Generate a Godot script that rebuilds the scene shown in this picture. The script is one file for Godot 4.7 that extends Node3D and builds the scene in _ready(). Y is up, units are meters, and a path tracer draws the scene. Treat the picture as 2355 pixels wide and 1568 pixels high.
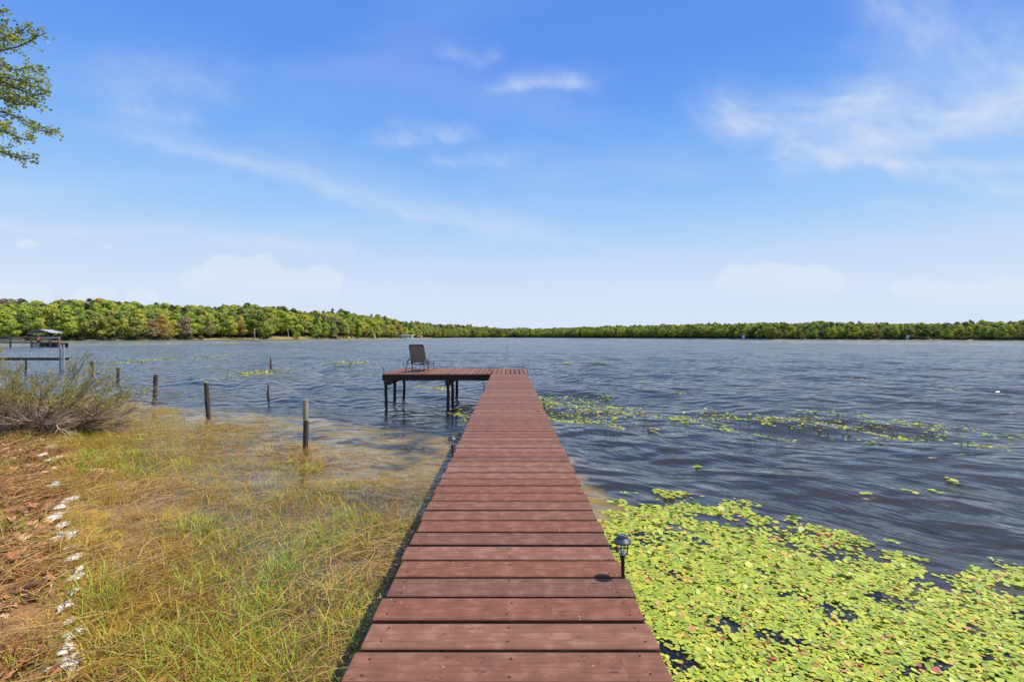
extends Node3D
# Lake dock in spring: x right, y up, the dock runs along -z, water level is y = 0, "D" is distance along -z.

const CAM_H := 2.32
const DECK := 1.06

var rng := RandomNumberGenerator.new()
var nz := FastNoiseLite.new()
var used := {}

# ------------------------------------------------------------------ mesh builder
class MB:
	var v := PackedVector3Array()
	var n := PackedVector3Array()
	var c := PackedColorArray()
	var uv := PackedVector2Array()
	var idx := PackedInt32Array()

	func tri(a: Vector3, b: Vector3, d: Vector3, na: Vector3, nb: Vector3, nd: Vector3, col := Color.WHITE) -> void:
		var i := v.size()
		if (b - a).cross(d - a).dot(na + nb + nd) > 0.0:
			v.append_array([a, d, b]); n.append_array([na, nd, nb])
		else:
			v.append_array([a, b, d]); n.append_array([na, nb, nd])
		c.append_array([col, col, col])
		uv.append_array([Vector2.ZERO, Vector2.ZERO, Vector2.ZERO])
		idx.append_array([i, i + 1, i + 2])

	func quad(a: Vector3, b: Vector3, d: Vector3, e: Vector3, nn: Vector3, col := Color.WHITE, u := PackedVector2Array()) -> void:
		var i := v.size()
		var flip := (b - a).cross(d - a).dot(nn) > 0.0
		v.append_array([a, b, d, e])
		n.append_array([nn, nn, nn, nn])
		c.append_array([col, col, col, col])
		if u.size() == 4:
			uv.append_array(u)
		else:
			uv.append_array([Vector2(0, 0), Vector2(1, 0), Vector2(1, 1), Vector2(0, 1)])
		if flip:
			idx.append_array([i, i + 2, i + 1, i, i + 3, i + 2])
		else:
			idx.append_array([i, i + 1, i + 2, i, i + 2, i + 3])

	# a box, edges cut off by "ch"; local axes given by basis b; u runs along the longest axis
	func box(at: Vector3, size: Vector3, b := Basis.IDENTITY, ch := 0.0, col := Color.WHITE, uo := Vector2.ZERO, us := 1.0) -> void:
		var h := size * 0.5
		var long := 0
		if size.y > size.x: long = 1
		if size.z > size[long]: long = 2
		for ax in 3:
			var o1 := (ax + 1) % 3
			var o2 := (ax + 2) % 3
			if o2 == long:
				var sw := o1; o1 = o2; o2 = sw
			for s in [-1.0, 1.0]:
				var nn := Vector3.ZERO; nn[ax] = s
				var p: Array[Vector3] = []
				var uu := PackedVector2Array()
				for k in [[-1, -1], [1, -1], [1, 1], [-1, 1]]:
					var q := Vector3.ZERO
					q[ax] = s * h[ax]
					q[o1] = k[0] * (h[o1] - ch)
					q[o2] = k[1] * (h[o2] - ch)
					p.append(at + b * q)
					uu.append(uo + Vector2(q[o1], q[o2]) * us)
				quad(p[0], p[1], p[2], p[3], b * nn, col, uu)
		if ch > 0.0:
			for ax in 3:
				var o1 := (ax + 1) % 3
				var o2 := (ax + 2) % 3
				for s1 in [-1.0, 1.0]:
					for s2 in [-1.0, 1.0]:
						var p: Array[Vector3] = []
						var uu := PackedVector2Array()
						for k in [[-1, 0], [1, 0], [1, 1], [-1, 1]]:
							var q := Vector3.ZERO
							q[ax] = k[0] * (h[ax] - ch)
							q[o1] = s1 * (h[o1] - (ch if k[1] == 1 else 0.0))
							q[o2] = s2 * (h[o2] - (0.0 if k[1] == 1 else ch))
							p.append(at + b * q)
							uu.append(uo + Vector2(q[long], q[o1] + q[o2]) * us)
						var nn := Vector3.ZERO; nn[o1] = s1; nn[o2] = s2
						quad(p[0], p[1], p[2], p[3], (b * nn).normalized(), col, uu)

	func tube(pts: Array, rad: Array, sides := 6, col := Color.WHITE, cap := true, col2 := Color(-1, 0, 0)) -> void:
		var m := pts.size()
		var ref := Vector3.UP
		var d0: Vector3 = (pts[1] - pts[0]).normalized()
		if absf(d0.y) > 0.9: ref = Vector3.RIGHT
		var base := v.size()
		for i in m:
			var d: Vector3
			if i == 0: d = pts[1] - pts[0]
			elif i == m - 1: d = pts[i] - pts[i - 1]
			else: d = pts[i + 1] - pts[i - 1]
			d = d.normalized()
			var s := d.cross(ref).normalized()
			var t := s.cross(d)
			var cc := col if col2.r < 0.0 else col.lerp(col2, float(i) / (m - 1))
			for k in sides:
				var a := TAU * k / sides
				var o := s * cos(a) + t * sin(a)
				v.append(pts[i] + o * rad[i])
				n.append(o)
				c.append(cc)
				uv.append(Vector2(float(k) / sides, float(i)))
		for i in m - 1:
			for k in sides:
				var a := base + i * sides + k
				var b := base + i * sides + (k + 1) % sides
				var e := a + sides
				var f := b + sides
				idx.append_array([a, b, f, a, f, e])
		if cap:
			for e in [0, m - 1]:
				var dir: Vector3 = (pts[0] - pts[1]).normalized() if e == 0 else (pts[m - 1] - pts[m - 2]).normalized()
				for k in sides - 2:
					var i0: int = base + e * sides
					tri(v[i0], v[i0 + k + 1], v[i0 + k + 2], dir, dir, dir, col if col2.r < 0.0 or e == 0 else col2)

	# profile of (radius, height), turned about y
	func lathe(prof: Array, sides := 20, at := Vector3.ZERO, col := Color.WHITE) -> void:
		for i in prof.size() - 1:
			var p: Vector2 = prof[i]
			var q: Vector2 = prof[i + 1]
			var dn := Vector2(q.y - p.y, p.x - q.x).normalized()
			for k in sides:
				var a := TAU * k / sides
				var b := TAU * (k + 1) / sides
				var ca := Vector3(cos(a), 0, sin(a))
				var cb := Vector3(cos(b), 0, sin(b))
				var na := (ca * dn.x + Vector3.UP * dn.y)
				var nb := (cb * dn.x + Vector3.UP * dn.y)
				var A := at + ca * p.x + Vector3.UP * p.y
				var B := at + cb * p.x + Vector3.UP * p.y
				var C := at + cb * q.x + Vector3.UP * q.y
				var E := at + ca * q.x + Vector3.UP * q.y
				if p.x > 1e-5: tri(A, B, C, na, nb, nb, col)
				if q.x > 1e-5: tri(A, C, E, na, nb, na, col)

	func mesh(m: Material = null) -> ArrayMesh:
		var a := []
		a.resize(Mesh.ARRAY_MAX)
		a[Mesh.ARRAY_VERTEX] = v
		a[Mesh.ARRAY_NORMAL] = n
		a[Mesh.ARRAY_COLOR] = c
		a[Mesh.ARRAY_TEX_UV] = uv
		a[Mesh.ARRAY_INDEX] = idx
		var me := ArrayMesh.new()
		me.add_surface_from_arrays(Mesh.PRIMITIVE_TRIANGLES, a)
		if m: me.surface_set_material(0, m)
		return me

# ------------------------------------------------------------------ helpers
func numbered(s: String) -> String:
	if not used.has(s):
		used[s] = 0
		return s
	used[s] += 1
	return "%s_%03d" % [s, used[s]]

func tag(o: Node3D, label := "", category := "", group := "", kind := "") -> Node3D:
	if label: o.set_meta("label", label)
	if category: o.set_meta("category", category)
	if group: o.set_meta("group", group)
	if kind: o.set_meta("kind", kind)
	return o

func thing(called: String, label: String, category: String, at := Vector3.ZERO, group := "") -> Node3D:
	var o := Node3D.new()
	o.name = numbered(called)
	add_child(o)
	o.position = at
	tag(o, label, category, group)
	return o

func part(called: String, me: Mesh, m: Material, parent: Node3D) -> MeshInstance3D:
	var o := MeshInstance3D.new()
	o.name = called
	o.mesh = me
	if m: o.material_override = m
	parent.add_child(o, true)
	return o

func top(called: String, me: Mesh, m: Material, label := "", category := "", group := "", kind := "") -> MeshInstance3D:
	var o := MeshInstance3D.new()
	o.name = numbered(called)
	o.mesh = me
	if m: o.material_override = m
	add_child(o)
	tag(o, label, category, group, kind)
	return o

func many(called: String, me: Mesh, m: Material, xf: Array, cols: Array, label: String, category: String) -> void:
	var mm := MultiMesh.new()
	mm.transform_format = MultiMesh.TRANSFORM_3D
	mm.use_colors = true
	mm.mesh = me
	mm.instance_count = xf.size()
	for i in xf.size():
		mm.set_instance_transform(i, xf[i])
		mm.set_instance_color(i, cols[i])
	var o := MultiMeshInstance3D.new()
	o.name = numbered(called)
	o.multimesh = mm
	o.material_override = m
	add_child(o)
	tag(o, label, category, "", "stuff")

func lin(r: float, g: float, b: float, a := 1.0) -> Color:
	var c := Color(r, g, b).linear_to_srgb()
	c.a = a
	return c

func mat(r: float, g: float, b: float, rough := 0.8, metal := 0.0) -> StandardMaterial3D:
	var m := StandardMaterial3D.new()
	m.albedo_color = lin(r, g, b)
	m.roughness = rough
	m.metallic = metal
	return m

func vmat(rough := 0.8, back := 0.0) -> StandardMaterial3D:
	var m := StandardMaterial3D.new()
	m.vertex_color_use_as_albedo = true
	m.roughness = rough
	m.cull_mode = BaseMaterial3D.CULL_DISABLED
	if back > 0.0:
		m.backlight_enabled = true
		m.backlight = Color(back, back, back).linear_to_srgb()
	return m

func lut(tab: Array, x: float) -> float:
	if x <= tab[0][0]: return tab[0][1]
	for i in range(1, tab.size()):
		if x <= tab[i][0]:
			return lerpf(tab[i - 1][1], tab[i][1], (x - tab[i - 1][0]) / (tab[i][0] - tab[i - 1][0]))
	return tab[tab.size() - 1][1]

func rf(a: float, b: float) -> float:
	return rng.randf_range(a, b)

# ------------------------------------------------------------------ the lie of the land
const BANK := [[-20.0, 18.0], [0.0, 0.0], [3.3, -3.0], [9.5, -8.5], [14.0, -13.0], [18.0, -19.5], [22.0, -29.0], [28.0, -48.0], [35.0, -75.0], [45.0, -130.0], [60.0, -400.0]]
const FAR := [[-1.7, 260.0], [-1.031, 292.0], [-0.767, 330.0], [-0.512, 436.0], [-0.415, 500.0], [-0.327, 600.0], [-0.2, 860.0], [-0.106, 1150.0], [0.0, 1400.0], [0.105, 1150.0], [0.2, 860.0], [0.524, 470.0], [0.73, 390.0], [1.041, 310.0], [1.7, 240.0]]
const HILL := [[-1.7, 7.5], [-0.767, 9.5], [-0.512, 14.5], [-0.327, 15.0], [-0.2, 11.0], [0.0, 6.0], [0.105, 7.0], [0.2, 6.0], [0.524, 4.0], [0.73, 3.5], [1.041, 2.0], [1.7, 2.0]]
const PADS_EDGE := [[0.6, 6.0], [1.2, 6.1], [1.9, 7.0], [2.8, 7.4], [3.1, 6.65], [3.43, 6.2], [3.83, 5.6], [4.1, 5.0], [4.8, 4.65], [8.0, 4.2]]

func into_lake(x: float, D: float) -> float:
	return 0.745 * (x - lut(BANK, D))

func bed_y(x: float, D: float, s: float) -> float:
	var y: float
	if s < 0.0: y = minf(0.02 - s * 0.055, 0.9)
	elif s < 5.5: y = 0.02 - s * 0.06
	elif s < 18.0: y = -0.31 - (s - 5.5) * 0.095
	else: y = -1.5 - minf((s - 18.0) * 0.05, 1.5)
	return y + nz.get_noise_2d(x * 60.0, D * 60.0) * 0.035

func far_y(t: float, e: float) -> float:
	if e < 0.0: return maxf(-3.2, e * 0.12)
	return minf(e * 0.12, 0.8) + lut(HILL, t) * smoothstep(5.0, 110.0, e)

# waves: length, heading, steepness
const WV := [[2.6, 57, 0.16], [1.9, 61, 0.095], [1.35, 54, 0.07], [3.4, 35, 0.045], [5.1, 15, 0.04], [7.3, -5, 0.035], [0.93, 40, 0.075], [0.77, 5, 0.065], [0.63, 62, 0.065], [0.52, 30, 0.07], [0.43, 50, 0.06], [0.36, 15, 0.06], [11.0, 22, 0.03], [4.2, -12, 0.035], [16.0, 5, 0.025], [9.0, -20, 0.025], [2.1, 12, 0.055], [1.55, 24, 0.06], [0.3, 38, 0.055]]
var wkx := PackedFloat32Array()
var wkz := PackedFloat32Array()
var wa := PackedFloat32Array()
var wl := PackedFloat32Array()

func calm(x: float, D: float, s: float) -> float:
	var k := clampf((s - 1.5) / 6.0, 0.05, 1.0)
	if x > 0.4 and D < 9.0:
		k *= lerpf(0.12, 1.0, smoothstep(-0.4, 1.6, D - lut(PADS_EDGE, x)))
	if D > 30.0: k *= 1.0
	return k * (0.75 + 0.6 * nz.get_noise_2d(x * 1.7, D * 3.1))

func wave_y(x: float, D: float) -> float:
	var spacing := maxf(maxf(0.045, (D + 6.0) * 0.0115), 3.5 / 559.0 * (D + 8.0))
	var w := 1.8 * nz.get_noise_2d(x * 1.1, D * 1.1)
	var y := 0.0
	for i in wa.size():
		var f := clampf((wl[i] - 2.0 * spacing) / (2.0 * spacing), 0.0, 1.0)
		if f > 0.0:
			y += wa[i] * f * sin(wkx[i] * x + wkz[i] * D + w + i * 1.7)
	return y * calm(x, D, into_lake(x, D))

func _ready() -> void:
	rng.seed = 71
	nz.seed = 5
	nz.frequency = 0.05
	nz.fractal_octaves = 3
	for a in WV:
		var k: float = TAU / a[0]
		var ph := deg_to_rad(a[1])
		wkx.append(k * sin(ph)); wkz.append(k * cos(ph)); wa.append(a[2] / k); wl.append(a[0])
	# ---- camera: level, lens shifted a little
	var cam := Camera3D.new()
	cam.name = "camera"
	cam.projection = Camera3D.PROJECTION_FRUSTUM
	cam.near = 0.1
	cam.far = 6000.0
	cam.size = 2.0 * 0.1 * 784.0 / 1136.0
	cam.frustum_offset = Vector2(6.0 / 1136.0 * 0.1, -10.0 / 1136.0 * 0.1)
	cam.position = Vector3(0, CAM_H, 0)
	add_child(cam)
	cam.current = true
	# ---- sky and sun
	var env := Environment.new()
	env.background_mode = Environment.BG_SKY
	env.tonemap_mode = Environment.TONE_MAPPER_LINEAR
	env.tonemap_exposure = 1.3
	env.background_energy_multiplier = 0.77
	env.sdfgi_enabled = true
	env.ssao_enabled = true
	env.ssil_enabled = true
	var sky := Sky.new()
	var pano := PanoramaSkyMaterial.new()
	pano.panorama = ImageTexture.create_from_image(sky_image())
	sky.sky_material = pano
	env.sky = sky
	var we := WorldEnvironment.new()
	we.name = "world"
	we.environment = env
	add_child(we)
	var sun := DirectionalLight3D.new()
	sun.name = "sun"
	var el := deg_to_rad(60.0)
	var az := deg_to_rad(7.0)
	var to_sun := Vector3(cos(el) * cos(az), sin(el), -cos(el) * sin(az))
	sun.basis = Basis.looking_at(-to_sun)
	sun.light_energy = 1.5
	sun.light_color = Color(1.0, 0.965, 0.9)
	sun.light_angular_distance = 0.5
	sun.shadow_enabled = true
	add_child(sun)
	# ---- structure
	ground()
	far_shore()
	water()
	# ---- objects
	dock()
	chaise()
	lamps()
	posts()
	neighbours()
	forest()
	near_tree()
	shrubs()
	pads()
	grasses()

# ------------------------------------------------------------------ sky
const SKY := [[0.0, 216, 229, 248], [4.7, 211, 226, 248], [8.7, 196, 218, 247], [12.6, 166, 205, 248], [15.9, 146, 193, 247], [20.5, 124, 176, 245], [24.8, 107, 161, 241], [28.8, 98, 150, 238], [34.0, 96, 147, 234], [55.0, 78, 128, 220], [90.0, 62, 108, 200]]
# high thin cloud: points across (x/-z) and up (y/-z) in thousandths, half width, weight
const STREAK := [
	[[[-940, 455], [-780, 405], [-520, 335], [-260, 262], [0, 205], [160, 185]], 26, 0.32],
	[[[-70, 500], [0, 503], [60, 500], [120, 501], [200, 508]], 14, 0.46],
	[[[-330, 400], [-240, 410], [-180, 416], [-110, 420], [-40, 430]], 22, 0.36],
	[[[-200, 372], [-140, 363], [-90, 360], [-20, 362], [60, 366]], 16, 0.27],
	[[[-170, 560], [-80, 562], [10, 560]], 14, 0.2],
	[[[320, 470], [400, 440], [470, 428], [560, 436], [660, 452], [780, 490], [900, 540]], 44, 0.56],
	[[[760, 700], [840, 620], [930, 560], [1060, 520]], 90, 0.34],
	[[[580, 368], [700, 378], [800, 410], [940, 450], [1120, 470]], 44, 0.56],
	[[[760, 400], [900, 425], [1120, 440]], 70, 0.26],
	[[[640, 352], [780, 345], [900, 342], [1120, 362]], 16, 0.45],
	[[[780, 330], [920, 310], [1120, 300]], 22, 0.36],
	[[[-1100, 222], [-900, 215], [-700, 200], [-480, 178], [-330, 165]], 15, 0.5],
	[[[-900, 520], [-700, 520], [-500, 500]], 60, 0.16],
	[[[-840, 470], [-720, 440], [-600, 435]], 26, 0.26],
	[[[-520, 320], [-330, 300], [-100, 230], [180, 190]], 50, 0.2],
	[[[80, 178], [220, 186], [360, 178]], 10, 0.2],
	[[[700, 258], [780, 262], [860, 256]], 10, 0.2],
]
# fair weather cumulus far off: middle across and up, half width, half height
const CUMULUS := [[-550, 118, 110, 48], [-470, 105, 70, 30], [-380, 110, 44, 36], [-975, 188, 24, 9], [-815, 182, 14, 6], [-990, 88, 80, 26], [-850, 76, 60, 24], [-745, 82, 36, 16], [545, 118, 120, 36], [610, 112, 70, 32], [455, 112, 40, 18], [880, 92, 90, 26], [980, 90, 110, 26], [800, 96, 36, 20], [-1300, 90, 150, 40], [1350, 100, 140, 40]]

func sky_image() -> Image:
	var W := 2048
	var H := 1024
	var band: Array[Color] = []
	for k in 181:
		var e := k * 0.5
		var c := Color(lut(SKY.map(func(a): return [a[0], a[1]]), e) / 255.0, lut(SKY.map(func(a): return [a[0], a[2]]), e) / 255.0, lut(SKY.map(func(a): return [a[0], a[3]]), e) / 255.0)
		band.append(c.srgb_to_linear())
	var wis := FastNoiseLite.new()
	wis.seed = 11
	wis.frequency = 1.0
	wis.fractal_octaves = 4
	wis.domain_warp_enabled = true
	wis.domain_warp_amplitude = 0.3
	wis.domain_warp_frequency = 1.2
	# density of the clouds ahead, on a grid
	var gw := 640
	var gh := 320
	var grid := PackedFloat32Array(); grid.resize(gw * gh)
	var cum := PackedFloat32Array(); cum.resize(gw * gh)
	for j in gh:
		for i in gw:
			var t := -1.5 + 3.0 * i / (gw - 1)
			var v := 0.8 * j / (gh - 1)
			var dens := 0.0
			var wob := wis.get_noise_2d(t * 3.0, v * 3.0) * 0.03
			for s in STREAK:
				var pts: Array = s[0]
				var w: float = s[1] * 0.001
				var best := 9.0
				var across := 0.0
				var perp := 0.0
				for k in pts.size() - 1:
					var a := Vector2(pts[k][0], pts[k][1]) * 0.001
					var b := Vector2(pts[k + 1][0], pts[k + 1][1]) * 0.001
					var lo := minf(a.y, b.y) - w * 4.0
					if v < lo or v > maxf(a.y, b.y) + w * 4.0: continue
					var p := Vector2(t, v + wob)
					var ab := b - a
					var f := clampf((p - a).dot(ab) / ab.length_squared(), 0.0, 1.0)
					var d := (p - a - ab * f).length()
					if d < best:
						best = d
						across = (k + f) / (pts.size() - 1)
						perp = d * signf(ab.cross(p - a))
				if best < 9.0:
					var fade := smoothstep(0.0, 0.3, across) * (1.0 - smoothstep(0.75, 1.0, across)) if pts[0][0] > -1000 and pts[pts.size() - 1][0] < 1000 else 1.0
					dens += s[2] * fade * exp(-pow(best / (w * (1.25 if perp > 0.0 else 0.7)), 2.0)) * (0.82 + 0.6 * wis.get_noise_2d(across * 2.6 + w * 300.0, perp * 16.0 + across * 3.0)) * (1.0 + 0.45 * wis.get_noise_2d(across * 9.0, perp * 55.0 + across * 8.0))
			grid[j * gw + i] = dens
			var cd := 0.0
			for q in CUMULUS:
				var rx: float = (t - q[0] * 0.001) / (q[2] * 0.001)
				var ry: float = (v - q[1] * 0.001) / (q[3] * 0.001)
				if absf(rx) > 1.6 or ry > 1.6 or ry < -2.2: continue
				var bump := 0.5 * wis.get_noise_2d(t * 9.0, v * 14.0 + 7.0) + 0.2 * wis.get_noise_2d(t * 30.0, v * 36.0)
				var f := 1.0 - sqrt(rx * rx + (ry * ry if ry > 0.0 else ry * ry * 0.35)) + bump
				cd = maxf(cd, smoothstep(0.0, 0.16, f) * smoothstep(-2.0, 0.8, ry) * 1.3)
			cum[j * gw + i] = minf(cd, 1.0)
	var im := Image.create(W, H, false, Image.FORMAT_RGBF)
	var low := Color(0.16, 0.19, 0.2)
	im.fill(low)
	for y in H / 2:
		var e := PI * 0.5 - PI * (y + 0.5) / H
		var deg := rad_to_deg(e)
		var f0 := int(deg * 2.0)
		var base: Color = band[f0].lerp(band[mini(f0 + 1, 180)], deg * 2.0 - f0)
		var se := sin(e)
		var ce := cos(e)
		for x in W:
			var ang := TAU * (x + 0.5) / W
			var dx := sin(ang) * ce
			var dz := cos(ang) * ce
			var c := base
			var ahead := 0.0
			var d := 0.0
			if dz > 0.05:
				var t := dx / dz
				var v := se / dz
				var gi := (t + 1.5) / 3.0 * (gw - 1)
				var gj := v / 0.8 * (gh - 1)
				if gi > 0.0 and gi < gw - 1.01 and gj < gh - 1.01:
					var i0 := int(gi); var j0 := int(gj)
					var fx := gi - i0; var fy := gj - j0
					var o := j0 * gw + i0
					ahead = minf(1.0, minf(gi / 40.0, minf((gw - 1 - gi) / 40.0, (gh - 1 - gj) / 40.0)))
					d = lerpf(lerpf(grid[o], grid[o + 1], fx), lerpf(grid[o + gw], grid[o + gw + 1], fx), fy) * ahead
					var q := lerpf(lerpf(cum[o], cum[o + 1], fx), lerpf(cum[o + gw], cum[o + gw + 1], fx), fy) * ahead
					if q > 0.0: c = c.lerp(Color(0.78, 0.84, 0.94), q * 0.5)
			# thin high veil all over the sky
			var sh := 1.0 / (se + 0.18)
			var veil := wis.get_noise_2d(dx * sh * 0.7 + 3.0, dz * sh * 1.6)
			d += maxf(0.0, veil + 0.05) * lerpf(0.55, 0.2, ahead)
			if d > 0.0: c = c.lerp(Color(0.66, 0.75, 0.92), clampf(d, 0.0, 0.8))
			im.set_pixel(x, y, c)
	return im

# ------------------------------------------------------------------ ground, far shore, water
func sheet(cols: PackedFloat32Array, rows: PackedFloat32Array, at: Callable) -> ArrayMesh:
	# at(i, j) -> [position, colour]; rows run away from the camera
	var nc := cols.size()
	var nr := rows.size()
	var v := PackedVector3Array(); v.resize(nc * nr)
	var c := PackedColorArray(); c.resize(nc * nr)
	var n := PackedVector3Array(); n.resize(nc * nr)
	var uv := PackedVector2Array(); uv.resize(nc * nr)
	for j in nr:
		for i in nc:
			var r: Array = at.call(cols[i], rows[j])
			v[j * nc + i] = r[0]
			c[j * nc + i] = r[1]
			uv[j * nc + i] = Vector2(r[0].x, r[0].z)
	for j in nr:
		for i in nc:
			var a := v[j * nc + maxi(i - 1, 0)]
			var b := v[j * nc + mini(i + 1, nc - 1)]
			var d := v[maxi(j - 1, 0) * nc + i]
			var e := v[mini(j + 1, nr - 1) * nc + i]
			n[j * nc + i] = (b - a).cross(e - d).normalized()
	var idx := PackedInt32Array(); idx.resize((nc - 1) * (nr - 1) * 6)
	var o := 0
	for j in nr - 1:
		for i in nc - 1:
			var a := j * nc + i
			var f := a + nc
			idx[o] = a; idx[o + 1] = f; idx[o + 2] = f + 1
			idx[o + 3] = a; idx[o + 4] = f + 1; idx[o + 5] = a + 1
			o += 6
	var arr := []
	arr.resize(Mesh.ARRAY_MAX)
	arr[Mesh.ARRAY_VERTEX] = v
	arr[Mesh.ARRAY_NORMAL] = n
	arr[Mesh.ARRAY_COLOR] = c
	arr[Mesh.ARRAY_TEX_UV] = uv
	arr[Mesh.ARRAY_INDEX] = idx
	var me := ArrayMesh.new()
	me.add_surface_from_arrays(Mesh.PRIMITIVE_TRIANGLES, arr)
	return me

func steps(a: float, b: float, start: float, ratio: float) -> PackedFloat32Array:
	var out := PackedFloat32Array()
	var x := a
	var d := start
	while x < b:
		out.append(x)
		x += d
		d = maxf(start, (x - a) * ratio)
	out.append(b)
	return out

func even(a: float, b: float, k: int) -> PackedFloat32Array:
	var out := PackedFloat32Array()
	for i in k: out.append(lerpf(a, b, float(i) / (k - 1)))
	return out

func ground() -> void:
	var g := FastNoiseLite.new()
	g.seed = 21; g.frequency = 0.55; g.fractal_octaves = 5
	var at := func(t: float, D: float) -> Array:
		var x := t * (D + 8.0)
		var s := into_lake(x, D)
		var a := g.get_noise_2d(x, D)
		var b := g.get_noise_2d(x * 4.0 + 50.0, D * 4.0)
		var sand := Color(0.46 + 0.16 * b, 0.265 + 0.09 * b, 0.03 + 0.015 * b)
		var silt := Color(0.016 + 0.006 * b, 0.013 + 0.005 * b, 0.007)
		var litter := Color(0.26 + 0.1 * b, 0.13 + 0.05 * b, 0.055)
		var weed := Color(0.15, 0.1, 0.018)
		var amber := Color(0.33 + 0.12 * b, 0.215 + 0.08 * b, 0.024 + 0.01 * b)
		var c := sand.lerp(weed, clampf(a * 1.6 + 0.1, 0.0, 0.8))
		c = c.lerp(amber, smoothstep(1.6, 3.4, s + a * 1.5))
		c = c.lerp(weed.lerp(silt, 0.5), smoothstep(0.0, 0.35, a + b * 0.5) * smoothstep(2.5, 4.0, s))
		c = c.lerp(silt, smoothstep(6.0, 10.0, s + a * 4.5 + 4.5 * smoothstep(1.4, 2.6, x)))
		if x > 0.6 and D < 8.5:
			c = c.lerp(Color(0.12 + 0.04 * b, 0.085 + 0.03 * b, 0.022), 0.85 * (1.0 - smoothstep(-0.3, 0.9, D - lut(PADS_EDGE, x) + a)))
		c = litter.lerp(c, smoothstep(-0.3, 0.35, s + a * 0.5))
		return [Vector3(x, bed_y(x, D, s), -D), c]
	var m := vmat(0.9)
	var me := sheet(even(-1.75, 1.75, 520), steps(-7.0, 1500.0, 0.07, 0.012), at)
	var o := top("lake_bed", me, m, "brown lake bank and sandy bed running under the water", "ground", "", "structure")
	o.set_meta("kind", "structure")

func far_shore() -> void:
	var g := FastNoiseLite.new()
	g.seed = 4; g.frequency = 0.02; g.fractal_octaves = 3
	var at := func(t: float, e: float) -> Array:
		var D := lut(FAR, t) + e + 7.0 * g.get_noise_1d(t * 900.0) * clampf(1.0 - e / 60.0, 0.0, 1.0)
		var a := g.get_noise_2d(t * 2600.0, e * 1.5)
		var c := Color(0.075, 0.07, 0.025).lerp(Color(0.12, 0.09, 0.045), clampf(a + 0.4, 0.0, 1.0))
		if t < -0.1:
			# tan lawns and sandy banks of the gardens on the left shore
			var lawn := 0.0
			for q in [[-0.445, 0.045, 30.0], [-0.575, 0.085, 26.0], [-0.33, 0.03, 30.0]]:
				lawn = maxf(lawn, (1.0 - smoothstep(0.7, 1.0, absf(t - q[0]) / q[1] + 0.25 * a)) * (1.0 - smoothstep(q[2] * 0.7, q[2], e)))
			c = c.lerp(Color(0.27, 0.2, 0.065), lawn)
		if e < 5.0:
			c = c.lerp(Color(0.2, 0.2, 0.055) if a > -0.15 else Color(0.36, 0.3, 0.19), 0.85)
		return [Vector3(t * D, far_y(t, e), -D), c]
	var rows := PackedFloat32Array([-40, -12, -3, 0, 1.5, 4, 8, 14, 22, 32, 45, 60, 80, 105, 140, 200, 320, 600, 1200, 2500])
	top("far_shore", sheet(even(-1.7, 1.7, 500), rows, at), vmat(0.95), "wooded far shore of the lake with low hills", "shore", "", "structure")

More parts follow.
